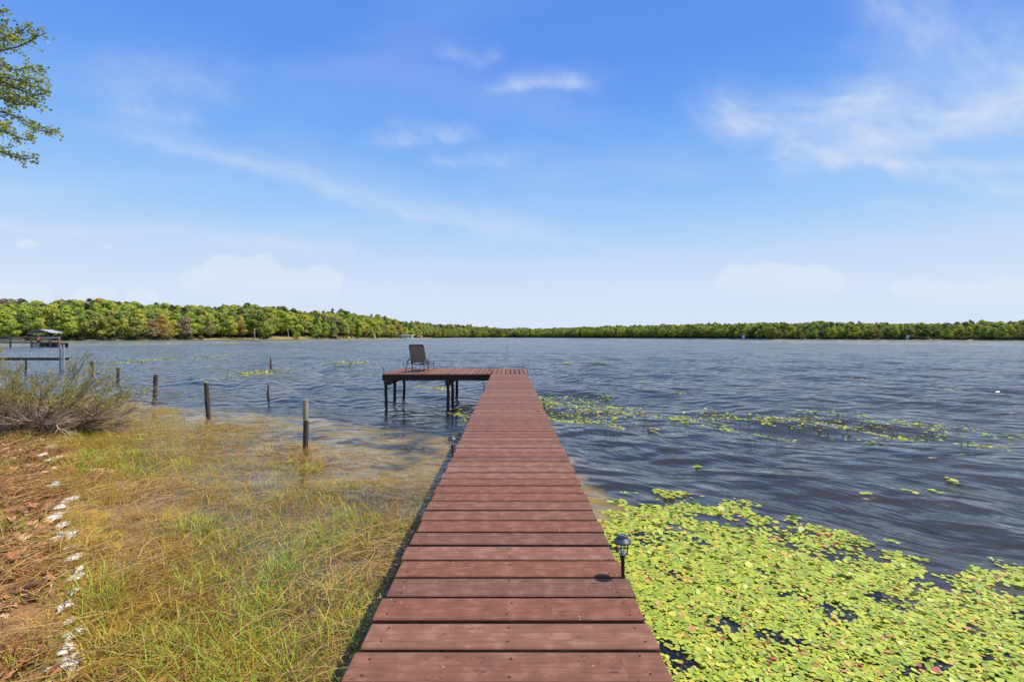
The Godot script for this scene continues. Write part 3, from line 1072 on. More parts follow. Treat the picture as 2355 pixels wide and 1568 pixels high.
	for s in [-1.0, 1.0]:
		var b := MB.new()
		b.tube([Vector3(s * 4.1, 2.4, 4.2), Vector3(s * 2.6, 3.6, 4.2)], [0.09, 0.09], 5)
		part("brace", b.mesh(), grey, h)
	var lift := MB.new(); slab(lift, -5.0, 1.2, 3.12, 3.26, 4.3, 5.6)
	part("awning", lift.mesh(), pale, h)
	var catw := MB.new(); slab(catw, -4.6, 4.4, 0.7, 0.85, -4.2, -3.2)
	part("catwalk", catw.mesh(), brown, h)
	# white boathouse and small sheds on the left shore
	shore_house("boathouse", "white flat-roofed boathouse on the water by left shore", "boathouse", -0.2125, -8.0, 26.0, 10.0, 4.6, mat(0.78, 0.78, 0.77, 0.6), mat(0.16, 0.22, 0.28, 0.3), false)
	shore_house("dock_shelter", "tiny pale dock shelter right of the white boathouse", "shelter", -0.182, -12.0, 8.0, 5.0, 3.6, mat(0.66, 0.66, 0.64, 0.6), mat(0.2, 0.24, 0.26, 0.4), false)
	shore_house("shed", "small rust-red roofed shed at the lawn's right end", "shed", -0.357, 2.0, 9.5, 5.0, 3.6, mat(0.2, 0.1, 0.07, 0.8), mat(0.04, 0.035, 0.03, 0.9), true)
	shore_house("boat_shelter", "small grey boat shelter at the water beneath orange tree", "shelter", -0.278, 0.0, 8.0, 5.0, 4.2, mat(0.42, 0.38, 0.35, 0.7), mat(0.08, 0.07, 0.06, 0.9), true)
	shore_house("lake_house", "white-roofed lake house among trees on the right shore", "house", 0.483, 6.0, 9.0, 6.0, 5.0, mat(0.74, 0.74, 0.72, 0.6), mat(0.1, 0.25, 0.32, 0.4), true)
	shore_house("boat_shelter", "small white boat shelter under dark trees at far right", "shelter", 0.81, 3.0, 4.0, 3.0, 2.8, mat(0.7, 0.72, 0.66, 0.6), mat(0.3, 0.34, 0.25, 0.7), true)
	# lamp poles, low dock on the left shore
	for q in [[-0.5165, 2.0, 8.5, "tall white pole on left shore above the low brown dock"], [-0.447, 3.0, 9.5, "leaning white pole on left shore beside the bright shrub"]]:
		var D: float = lut(FAR, q[0]) + q[1]
		var o := thing("shore_pole", q[3], "pole", Vector3(q[0] * D, far_y(q[0], q[1]) - 0.2, -D), "white poles on left shore")
		o.rotation.z = 0.12 if q[0] > -0.5 else 0.0
		var b := MB.new()
		b.tube([Vector3(0, -0.3, 0), Vector3(0, q[2], 0)], [0.2, 0.16], 6)
		part("pole", b.mesh(), pale, o)
		var c := MB.new(); c.lathe([Vector2(0.0, 0.0), Vector2(0.42, 0.1), Vector2(0.35, 0.7), Vector2(0.0, 0.85)], 8, Vector3(0, q[2], 0))
		part("lamp_head", c.mesh(), pale, o)
	var sd := thing("shore_dock", "low brown dock on posts at the left shore below the pole", "dock", Vector3(-0.53 * 424.0, 0, -424.0))
	var sb := MB.new(); slab(sb, -15, 12, 1.3, 1.7, -2, 2)
	part("deck", sb.mesh(), brown, sd)
	for k in 6:
		var b := MB.new()
		b.tube([Vector3(-14 + k * 5.0, -2.5, 1.8), Vector3(-14 + k * 5.0, 1.29, 1.8)], [0.25, 0.25], 6)
		part("post", b.mesh(), dim, sd)

func shore_house(called: String, label: String, cat: String, t: float, e: float, w: float, dep: float, hgt: float, wallm: Material, dark: Material, gable: bool) -> void:
	var D := lut(FAR, t) + e
	var y := maxf(far_y(t, e), 0.5)
	var o := thing(called, label, cat, Vector3(t * D, y, -D))
	var wh := hgt * 0.66
	for s in [-1.0, 1.0]:
		var b := MB.new(); slab(b, s * w * 0.5 - 0.15, s * w * 0.5 + 0.15, 0, wh, -dep * 0.5 + 0.16, dep * 0.5 - 0.16)
		part("side_wall", b.mesh(), wallm, o)
	var bw := MB.new(); slab(bw, -w * 0.5, w * 0.5, 0, wh, -dep * 0.5 - 0.15, -dep * 0.5 + 0.15)
	part("back_wall", bw.mesh(), wallm, o)
	var lowb := MB.new(); slab(lowb, -w * 0.5, w * 0.5, 0, wh * 0.32, dep * 0.5 - 0.15, dep * 0.5 + 0.15)
	part("front_wall", lowb.mesh(), dark if called == "lake_house" else wallm, o)
	var nwin := 5
	for k in nwin + 1:
		var b := MB.new()
		var x := -w * 0.5 + w * k / nwin
		slab(b, x - w * 0.018, x + w * 0.018, wh * 0.32, wh, dep * 0.5 - 0.13, dep * 0.5 + 0.1)
		part("front_post", b.mesh(), wallm, o)
		if k < nwin and k != 2:
			var g := MB.new()
			slab(g, x + w * 0.02, x + w / nwin - w * 0.02, wh * 0.34, wh * 0.98, dep * 0.5 - 0.06, dep * 0.5)
			part("window", g.mesh(), dark, o)
	if gable:
		for s in [-1.0, 1.0]:
			var b := MB.new()
			var ang := atan2(hgt - wh, dep * 0.55)
			b.box(Vector3(0, wh + (hgt - wh) * 0.5, s * dep * 0.28), Vector3(w * 1.1, 0.22, dep * 0.55 / cos(ang) + 0.2), Basis(Vector3.RIGHT, s * ang))
			part("roof", b.mesh(), wallm, o)
	else:
		var b := MB.new(); slab(b, -w * 0.54, w * 0.54, wh + 0.01, hgt, -dep * 0.56, dep * 0.56, 0.3)
		part("roof", b.mesh(), wallm, o)
	for s in [-1.0, 1.0]:
		var b := MB.new(); slab(b, s * w * 0.4 - 0.3, s * w * 0.4 + 0.3, -y - 1.5, -0.01, -0.3, 0.3)
		part("pile", b.mesh(), dark, o)

# ------------------------------------------------------------------ trees of the far shore
func crown_mesh(sd: int, wid: float, low: float, high: float, lobes: int, per: int, leaf: float, shape: int) -> ArrayMesh:
	# unit tree one metre tall; shape 0 round, 1 pine (tiered and narrow), 2 open and twiggy
	var r := RandomNumberGenerator.new(); r.seed = sd
	var b := MB.new()
	for k in lobes:
		var f := (k + r.randf()) / lobes
		var y := lerpf(low, high, f)
		var girth := sin(PI * pow(lerpf(0.12, 0.97, f), 0.8)) if shape != 1 else (1.05 - 0.85 * f)
		var a := r.randf() * TAU
		var rad := wid * girth * sqrt(r.randf()) * 0.8
		var c := Vector3(cos(a) * rad, y, sin(a) * rad)
		var lr := wid * r.randf_range(0.28, 0.5) * (0.6 + 0.5 * girth)
		if shape == 1: lr *= 0.75
		var tone := r.randf_range(0.8, 1.2)
		var hue := r.randf_range(-0.12, 0.12)
		for q in per:
			var u := Vector3(r.randfn(), r.randfn(), r.randfn()).normalized()
			if u.y < -0.35 and r.randf() < 0.7: u.y = -u.y
			var squash := 0.72 if shape != 1 else 0.38
			var p := c + Vector3(u.x, u.y * squash, u.z) * lr * (0.72 + 0.34 * r.randf())
			var nn := (u + Vector3(r.randfn(), r.randfn() + 1.1, r.randfn()) * 0.38).normalized()
			var s := nn.cross(Vector3(r.randfn(), r.randfn(), r.randfn())).normalized()
			var t := nn.cross(s)
			var l := leaf * r.randf_range(0.6, 1.3)
			var w2 := l * r.randf_range(0.45, 0.8)
			var k2 := tone * r.randf_range(0.8, 1.2)
			var col := Color(k2 * (1.0 + hue), k2, k2 * (1.0 - hue))
			var i := b.v.size()
			b.v.append_array([p - s * l, p + t * w2 - s * l * 0.1, p + s * l, p - t * w2 + s * l * 0.1])
			b.n.append_array([nn, nn, nn, nn])
			b.c.append_array([col, col, col, col])
			b.uv.append_array([Vector2.ZERO, Vector2.ZERO, Vector2.ZERO, Vector2.ZERO])
			if (t * w2).cross(s).dot(nn) > 0.0:
				b.idx.append_array([i, i + 2, i + 1, i, i + 3, i + 2])
			else:
				b.idx.append_array([i, i + 1, i + 2, i, i + 2, i + 3])
	return b.mesh()

func trunk_mesh(sd: int, high: float, wid: float, limbs: int) -> ArrayMesh:
	var r := RandomNumberGenerator.new(); r.seed = sd
	var b := MB.new()
	b.tube([Vector3(0, -0.06, 0), Vector3(r.randf_range(-0.01, 0.01), high * 0.4, 0), Vector3(0, high * 0.8, r.randf_range(-0.01, 0.01))], [0.024, 0.017, 0.006], 6)
	for k in limbs:
		var a := r.randf() * TAU
		var y := high * r.randf_range(0.25, 0.7)
		var u := Vector3(cos(a), 0, sin(a))
		b.tube([Vector3(0, y, 0), u * wid * 0.4 + Vector3.UP * (y + 0.08), u * wid * 0.8 + Vector3.UP * (y + 0.2)], [0.008, 0.006, 0.002], 4)
	return b.mesh()

func twig_crown(sd: int, wid: float) -> ArrayMesh:
	var r := RandomNumberGenerator.new(); r.seed = sd
	var b := MB.new()
	for k in 60:
		var a := r.randf() * TAU
		var y := r.randf_range(0.12, 0.7)
		var u := Vector3(cos(a), 0, sin(a))
		var reach := wid * r.randf_range(0.5, 1.05) * (1.1 - 0.5 * y)
		var mid := u * reach * 0.5 + Vector3.UP * (y + r.randf_range(0.03, 0.12))
		var tip := u * reach + Vector3.UP * (y + r.randf_range(0.05, 0.3))
		b.tube([Vector3(0, y, 0), mid, tip], [0.006, 0.0045, 0.002], 3, Color.WHITE, false)
		for q in 7:
			var f := r.randf_range(0.3, 1.0)
			var p := mid.lerp(tip, f)
			b.tube([p, p + (u + Vector3(r.randfn(), absf(r.randfn()), r.randfn()) * 0.7).normalized() * r.randf_range(0.05, 0.12)], [0.0035, 0.0015], 3, Color.WHITE, false)
	return b.mesh()

func forest() -> void:
	# every crown shape comes in a few builds
	var round_c: Array[ArrayMesh] = []
	for k in 5: round_c.append(crown_mesh(100 + k, 0.33 + 0.02 * k, 0.2, 0.9, 26, 110, 0.026, 0))
	var pine_c: Array[ArrayMesh] = []
	for k in 3: pine_c.append(crown_mesh(200 + k, 0.19 + 0.03 * k, 0.38, 0.97, 26, 80, 0.02, 1))
	var low_c: Array[ArrayMesh] = []
	for k in 2: low_c.append(crown_mesh(300 + k, 0.36, 0.12, 0.9, 30, 90, 0.025, 0))
	var open_c: Array[ArrayMesh] = []
	for k in 2: open_c.append(crown_mesh(400 + k, 0.33, 0.28, 0.95, 34, 26, 0.02, 2))
	var trunks: Array[ArrayMesh] = []
	for k in 3: trunks.append(trunk_mesh(500 + k, 0.85, 0.3, 7))
	var bare := twig_crown(600, 0.36)
	var bark := mat(0.085, 0.07, 0.055, 0.95)
	var tint := {
		"bright green": [0.37, 0.45, 0.05], "yellow-green": [0.5, 0.49, 0.05], "dark green": [0.15, 0.2, 0.045],
		"olive green": [0.34, 0.34, 0.06], "rust-orange": [0.46, 0.32, 0.07], "brownish": [0.34, 0.26, 0.14], "deep green": [0.27, 0.34, 0.055]}
	var mats := {}
	for k in tint:
		var m := vmat(0.75, 0.5)
		m.albedo_color = lin(tint[k][0], tint[k][1], tint[k][2])
		mats[k] = m
	var r := RandomNumberGenerator.new(); r.seed = 77
	var wood_xf := []
	var wood_col := []
	var count := 0
	var make := func(t: float, e: float, h: float, tone: String, shape: String, label: String, group: String, broad := 1.0) -> void:
		var D := lut(FAR, t) + e
		var o := thing(shape, label, "tree" if shape != "shrub" else "shrub", Vector3(t * D, far_y(t, e) - 0.15, -D), group)
		o.rotation.y = r.randf() * TAU
		o.scale = Vector3(h * broad, h, h * broad)
		var cm: ArrayMesh
		match shape:
			"pine_tree": cm = pine_c[r.randi() % 3]
			"shrub": cm = low_c[r.randi() % 2]
			"sparse_tree": cm = open_c[r.randi() % 2]
			_: cm = round_c[r.randi() % 5]
		part("trunk", trunks[r.randi() % 3], bark, o)
		part("crown", cm, mats[tone], o)
	# trees that stand out by themselves
	make.call(-0.607, 5.0, 15.0, "brownish", "sparse_tree", "large brownish sparse-leaved tree at the water on left shore", "", 1.15)
	make.call(-0.545, 14.0, 19.0, "rust-orange", "broadleaf_tree", "tallest rust-orange tree on left shore behind the low dock", "", 0.9)
	make.call(-0.24, 6.0, 21.0, "rust-orange", "broadleaf_tree", "orange tree left of the white boathouse", "", 1.1)
	make.call(-0.39, 22.0, 20.0, "rust-orange", "sparse_tree", "slim orange-brown tree behind the tan lawn", "", 0.8)
	make.call(-0.43, 2.5, 7.0, "bright green", "shrub", "big bright green shrub on left shore beside the lawn", "", 1.6)
	make.call(-0.197, 8.0, 18.0, "bright green", "broadleaf_tree", "bright round green tree right above the white boathouse", "", 1.1)
	for q in [[-0.905, 5.0, 13.0, "grey leafless tree on left shore right of the open boathouse"], [-0.70, 4.0, 11.0, "silvery leafless spreading tree at the water, middle of left shore"], [-0.79, 4.0, 9.0, "small grey leafless tree at the water on left shore"]]:
		var D: float = lut(FAR, q[0]) + q[1]
		var o := thing("bare_tree", q[3], "tree", Vector3(q[0] * D, far_y(q[0], q[1]) - 0.1, -D), "leafless trees on left shore")
		o.scale = Vector3.ONE * q[2]
		part("trunk", trunks[count % 3], mat(0.28, 0.26, 0.23, 0.95), o)
		part("crown", bare, mat(0.33, 0.31, 0.27, 0.95), o)
	# rows of trees, the front ones one by one, those behind as one wood
	for side in [-1, 1]:
		for row in 9:
			var e0: float = [4.0, 13.0, 25.0, 40.0, 58.0, 78.0, 100.0, 126.0, 160.0][row]
			var t := -1.14 if side < 0 else 0.03
			var t_end := 0.03 if side < 0 else 1.14
			while t < t_end:
				var D := lut(FAR, t) + e0
				var h := (r.randfn(20.0, 2.8) if side < 0 else r.randfn(lerpf(17.0, 10.5, smoothstep(0.1, 0.9, t)), 1.6)) * (0.8 if row == 0 else 1.0)
				var e := e0 + r.randf_range(-4.0, 4.0)
				var pick := r.randf()
				var tone: String
				var shape := "broadleaf_tree"
				if side < 0:
					if pick < 0.28: tone = "bright green"
					elif pick < 0.52: tone = "yellow-green"
					elif pick < 0.62: tone = "dark green"
					elif pick < 0.76: tone = "deep green"
					elif pick < 0.93: tone = "olive green"
					elif pick < 0.965: tone = "rust-orange"
					else: tone = "brownish"
				else:
					if pick < 0.36: tone = "bright green"
					elif pick < 0.6: tone = "yellow-green"
					elif pick < 0.78: tone = "olive green"
					elif pick < 0.9: tone = "deep green"
					else: tone = "dark green"
				if tone == "dark green" and r.randf() < 0.55: shape = "pine_tree"
				var lawn: bool = side < 0 and ((absf(t + 0.445) < 0.04 and e < 24.0) or (absf(t + 0.575) < 0.08 and e < 9.0) or (absf(t + 0.33) < 0.02 and e < 20.0))
				var front: bool = row < 2 or (row == 2 and side < 0)
				var step := (8.2 if side < 0 else 5.8) * r.randf_range(0.75, 1.3)
				if not lawn:
					if front and absf(t) < 1.1 and (absf(t) > 0.16) and count < 285 and (side < 0 or row == 0):
						count += 1
						var where := "left" if side < 0 else "right"
						var by := ""
						if side < 0: by = " near the open boathouse" if t < -0.85 else " by the leafless trees" if t < -0.64 else " around the low brown dock" if t < -0.49 else " behind the lawn" if t < -0.36 else " towards the white boathouse"
						else: by = " farthest from camera" if t < 0.33 else " around the white-roofed house" if t < 0.62 else " before the small white shelter" if t < 0.8 else " at picture right"
						var place := "at the water on" if row == 0 else "in second row on" if row == 1 else "up the slope on"
						var kind := "pine" if shape == "pine_tree" else "leafy tree"
						make.call(t, e, h, tone, shape, "%s %s %s the %s shore%s" % [tone, kind, place, where, by], "%s %ss %s the %s shore%s" % [tone, kind, place, where, by], r.randf_range(0.9, 1.15))
					else:
						var DD := lut(FAR, t) + e
						var k := h
						wood_xf.append(Transform3D(Basis(Vector3.UP, r.randf() * TAU).scaled(Vector3(k * r.randf_range(0.95, 1.25), k, k * r.randf_range(0.95, 1.25))), Vector3(t * DD, far_y(t, e) - 0.2, -DD)))
						var q: Array = tint[tone]
						wood_col.append(Color(q[0], q[1], q[2]))
				t += step / D
	var wm := vmat(0.75, 0.5)
	# four unlike trees to a clump
	var cl := MB.new()
	for k in 4:
		var src: ArrayMesh = [round_c[0], round_c[3], pine_c[1], round_c[1]][k]
		var arr := src.surface_get_arrays(0)
		var hs: float = [1.0, 0.86, 0.99, 0.92][k]
		var bs := Basis(Vector3.UP, 1.3 * k).scaled(Vector3([1.05, 1.25, 1.0, 0.9][k], hs, [1.2, 1.0, 1.0, 1.1][k]))
		var off := Vector3([0.0, 0.42, -0.38, 0.08][k], 0, [0.0, 0.25, 0.2, -0.45][k])
		var tn: Color = [Color(1, 1, 1), Color(1.25, 1.1, 0.9), Color(0.55, 0.6, 0.9), Color(0.85, 0.95, 1.0)][k]
		var o0 := cl.v.size()
		for p in arr[Mesh.ARRAY_VERTEX]: cl.v.append(bs * p + off)
		for p in arr[Mesh.ARRAY_NORMAL]: cl.n.append((bs * p).normalized())
		for p in arr[Mesh.ARRAY_COLOR]: cl.c.append(p * tn)
		cl.uv.append_array(arr[Mesh.ARRAY_TEX_UV])
		for p in arr[Mesh.ARRAY_INDEX]: cl.idx.append(p + o0)
	many("far_wood", cl.mesh(), wm, wood_xf, wood_col, "mass of spring woodland covering the hills behind the far shore", "woodland")
	# bank growth along the water line
	var bx := []
	var bc := []
	for k in 620:
		var t := r.randf_range(-1.12, 1.12)
		if absf(t) < 0.1: continue
		if t < 0.0 and (absf(t + 0.445) < 0.045 or absf(t + 0.56) < 0.06): continue
		var e := r.randf_range(0.3, 4.0)
		var D := lut(FAR, t) + e
		var k2 := r.randf_range(1.2, 3.6)
		bx.append(Transform3D(Basis(Vector3.UP, r.randf() * TAU).scaled(Vector3(k2 * 1.7, k2, k2 * 1.7)), Vector3(t * D, far_y(t, e) - 0.1, -D)))
		bc.append([Color(0.15, 0.17, 0.03), Color(0.2, 0.18, 0.05), Color(0.08, 0.11, 0.03), Color(0.26, 0.22, 0.09)][r.randi() % 4])
	many("bank_undergrowth", low_c[0], wm, bx, bc, "low reeds and brush along the far water's edge", "undergrowth")

# ------------------------------------------------------------------ tree at the left edge
func near_tree() -> void:
	var T := Vector3(-10.4, 0.35, -8.0)
	var o := thing("broadleaf_tree", "tree whose leafy branch tips hang in at the top left", "tree", T)
	var r := RandomNumberGenerator.new(); r.seed = 404
	var bark := bark_mat(Color(0.25, 0.21, 0.18), Color(0.46, 0.41, 0.36), Vector3(3, 0.6, 3))
	var b := MB.new()
	b.tube([Vector3(0, -0.4, 0), Vector3(0.05, 1.5, 0), Vector3(0.0, 4.0, 0.1), Vector3(-0.1, 6.5, 0), Vector3(0, 9.0, 0)], [0.3, 0.22, 0.17, 0.12, 0.04], 12)
	part("trunk", b.mesh(), bark, o)
	var limbs := MB.new()
	var leaves := MB.new()
	# branch tips, as across and up from the lens at eight metres out
	var sp := [
		[[-20, 100], [0, 92], [30, 78], [50, 70], [61, 60]], [[-30, 120], [5, 115], [38, 108], [62, 98], [82, 85], [105, 75]],
		[[-20, 30], [0, 25], [8, 28]], [[-30, 140], [0, 150], [32, 162], [62, 155], [95, 160]], [[-30, 165], [0, 175], [38, 185], [70, 180], [102, 190]],
		[[-20, 175], [10, 190], [45, 207], [82, 220], [112, 208]], [[-30, 210], [0, 225], [38, 240], [62, 240], [92, 248]],
		[[-30, 245], [0, 257], [30, 265], [55, 285], [88, 300], [132, 306]], [[-30, 285], [0, 298], [30, 310], [55, 322], [77, 318]],
		[[-30, 335], [0, 348], [25, 360], [50, 364], [78, 364]], [[-20, 190], [20, 200], [50, 196], [80, 200]], [[-30, 200], [10, 215], [40, 225], [70, 228]],
		[[-40, 265], [-5, 280], [20, 292]], [[-30, 60], [-5, 70], [15, 85], [30, 95]]]
	for s in sp:
		var z := rf(-0.5, 0.5)
		var pts := []
		var rad := []
		var start := Vector3(0, 0, 0)
		for k in s.size():
			var D := 8.0 - z
			pts.append(Vector3((s[k][0] - 1171.0) / 1136.0 * D, CAM_H + (774.0 - s[k][1]) / 1136.0 * D, -D) - T)
			rad.append(lerpf(0.014, 0.003, float(k) / s.size()))
		start = Vector3(0, clampf(pts[0].y - 0.9, 2.0, 8.5), 0)
		pts.insert(0, start.lerp(pts[0], 0.5) + Vector3(0, -0.1, 0)); rad.insert(0, 0.02)
		pts.insert(0, start); rad.insert(0, 0.035)
		limbs.tube(pts, rad, 6)
		for k in range(1, pts.size() - 1):
			var A: Vector3 = pts[k]
			var B: Vector3 = pts[k + 1]
			var steps_n := maxi(2, int((B - A).length() / 0.026))
			for q in steps_n:
				var p := A.lerp(B, (q + r.randf()) / steps_n)
				var dir := (B - A).normalized()
				var side := (dir * r.randf_range(0.2, 0.9) + Vector3(r.randfn() * 0.35, r.randfn() * 0.5 + 0.25, r.randfn() * 0.8)).normalized()
				var len := r.randf_range(0.06, 0.2) * (0.7 if k == pts.size() - 2 else 1.0)
				var e := p + side * len
				limbs.tube([p, e], [0.003, 0.0015], 3, Color.WHITE, false)
				for l in 7:
					var lp := p.lerp(e, r.randf_range(0.3, 1.05)) + Vector3(r.randfn(), r.randfn(), r.randfn()) * 0.03
					leaf(leaves, lp, (side + Vector3(r.randfn(), r.randfn() - 0.2, r.randfn()) * 0.8).normalized(), r.randf_range(0.034, 0.06), r)
	part("branches", limbs.mesh(), bark, o)
	var lm := vmat(0.4, 1.0)
	part("leaves", leaves.mesh(), lm, o).set_meta("kind", "stuff")

func leaf(b: MB, p: Vector3, dir: Vector3, l: float, r: RandomNumberGenerator) -> void:
	var s := dir.cross(Vector3(r.randfn(), r.randfn(), r.randfn())).normalized()
	var nn := s.cross(dir)
	if nn.y < 0.0: nn = -nn
	var w := l * r.randf_range(0.32, 0.5)
	var k := r.randf_range(0.7, 1.3)
	var col := Color(0.24 * k, 0.31 * k, 0.06 * k) if r.randf() < 0.6 else Color(0.4 * k, 0.42 * k, 0.08 * k)
	var m := p + dir * l * 0.5
	b.tri(p, m + s * w, m - s * w, nn, nn, nn, col)
	b.tri(m + s * w, p + dir * l - nn * l * 0.1, m - s * w, nn, nn, nn, col)

# ------------------------------------------------------------------ shrubs on the bank
func shrub_at(label: String, at: Vector3, stems: int, lean: Vector3, size: float, sd: int) -> void:
	var o := thing("shrub", label, "shrub", at, "wind-bent shrubs on the bank")
	var r := RandomNumberGenerator.new(); r.seed = sd
	var br := MB.new()
	var lv := MB.new()
	for k in stems:
		var base := Vector3(r.randf_range(-1.9, 0.6), -0.05, r.randf_range(-0.45, 0.45)) * size
		var dir := (lean + Vector3(r.randf_range(-0.6, 0.35), r.randf_range(-0.12, 0.4), r.randf_range(-0.5, 0.5))).normalized()
		# a few old stems stand up crooked, dark and thick
		var old := k % 4 == 0
		if old: dir = (Vector3(0.1 + 0.3 * lean.x, 0.8, 0) + Vector3(r.randfn(), r.randfn() * 0.4, r.randfn()) * 0.3).normalized()
		var pts := [base]
		var rad := [0.02 * size]
		var p := base
		var L := (r.randf_range(0.9, 1.3) if old else r.randf_range(1.1, 1.9)) * size
		var crook := 0.3 if old else 0.13
		for q in 7:
			dir = (dir + Vector3(r.randfn() * crook, r.randfn() * crook + (0.09 if q < 3 else -0.05), r.randfn() * crook)).normalized()
			p += dir * L / 7.0
			pts.append(p); rad.append(lerpf(0.019, 0.004, q / 6.0) * size * (1.35 if old else 1.0))
		var kb := r.randf_range(0.6, 1.3)
		var bark := Color(0.06 * kb, 0.042 * kb, 0.034 * kb) if old else Color(0.16 * kb, 0.115 * kb, 0.09 * kb)
		br.tube(pts, rad, 5, bark, false)
		for q in range(1, 8):
			for w in 5:
				var d: Vector3 = ((pts[q] - pts[q - 1]).normalized() * 0.8 + lean * 0.6 + Vector3(r.randfn() * 0.36, r.randfn() * 0.32 + 0.1, r.randfn() * 0.45)).normalized()
				var a: Vector3 = pts[q - 1].lerp(pts[q], r.randf())
				var l2 := r.randf_range(0.3, 0.75) * size
				var m: Vector3 = a + d * l2 * 0.5 + Vector3(r.randfn(), r.randfn(), r.randfn()) * 0.03
				var e: Vector3 = a + d * l2 + Vector3(0, 0.03, 0)
				var kt := r.randf_range(0.7, 1.4)
				var tw := Color(0.48 * kt, 0.38 * kt, 0.29 * kt) if r.randf() < 0.72 else Color(0.1 * kt, 0.07 * kt, 0.05 * kt)
				br.tube([a, m, e], [0.0058 * size, 0.0045 * size, 0.002 * size], 4, tw, false)
				for z in 4:
					var d3: Vector3 = (d + Vector3(r.randfn() * 0.3, r.randfn() * 0.3 + 0.1, r.randfn() * 0.35)).normalized()
					var a3: Vector3 = m.lerp(e, r.randf_range(-0.5, 1.0))
					var l3 := r.randf_range(0.12, 0.32) * size
					var e3: Vector3 = a3 + d3 * l3
					br.tube([a3, e3], [0.0032 * size, 0.0016 * size], 3, tw, false)
					# leafy only towards the outside and top
					var outer: float = (e3.y / (1.35 * size)) + e3.x * 0.12
					if outer < r.randf_range(0.5, 0.92): continue
					for g in 13:
						var lp: Vector3 = a3.lerp(e3, r.randf_range(0.2, 1.1))
						var ld: Vector3 = (d3 + Vector3(r.randfn() * 0.45, r.randfn() * 0.45 + 0.15, r.randfn() * 0.45)).normalized()
						var ll := r.randf_range(0.03, 0.07) * size
						var s: Vector3 = ld.cross(Vector3(r.randfn(), r.randfn(), r.randfn())).normalized()
						var nn := s.cross(ld)
						if nn.y < 0.0: nn = -nn
						var kk := r.randf_range(0.7, 1.35)
						var lc := Color(0.33 * kk, 0.33 * kk, 0.045 * kk) if r.randf() < 0.75 else Color(0.44 * kk, 0.36 * kk, 0.1 * kk)
						var w2 := 0.0048 * size
						lv.tri(lp - s * w2, lp + s * w2, lp + ld * ll, nn, nn, nn, lc)
						lv.tri(lp - s * w2, lp + ld * ll * 0.5 - s * w2 * 1.6, lp + ld * ll, nn, nn, nn, lc)
	part("branches", br.mesh(), vmat(0.9), o)
	part("foliage", lv.mesh(), vmat(0.6, 0.4), o).set_meta("kind", "stuff")

func shrubs() -> void:
	shrub_at("wind-bent shrub with bare lower twigs and olive green tips on left bank", Vector3(-10.75, 0.1, -11.6), 44, Vector3(0.85, 0.2, 0), 0.9, 5)
	shrub_at("smaller green shrub cut off by the left picture edge", Vector3(-16.2, 0.1, -14.6), 18, Vector3(0.35, 0.75, 0), 1.0, 6)

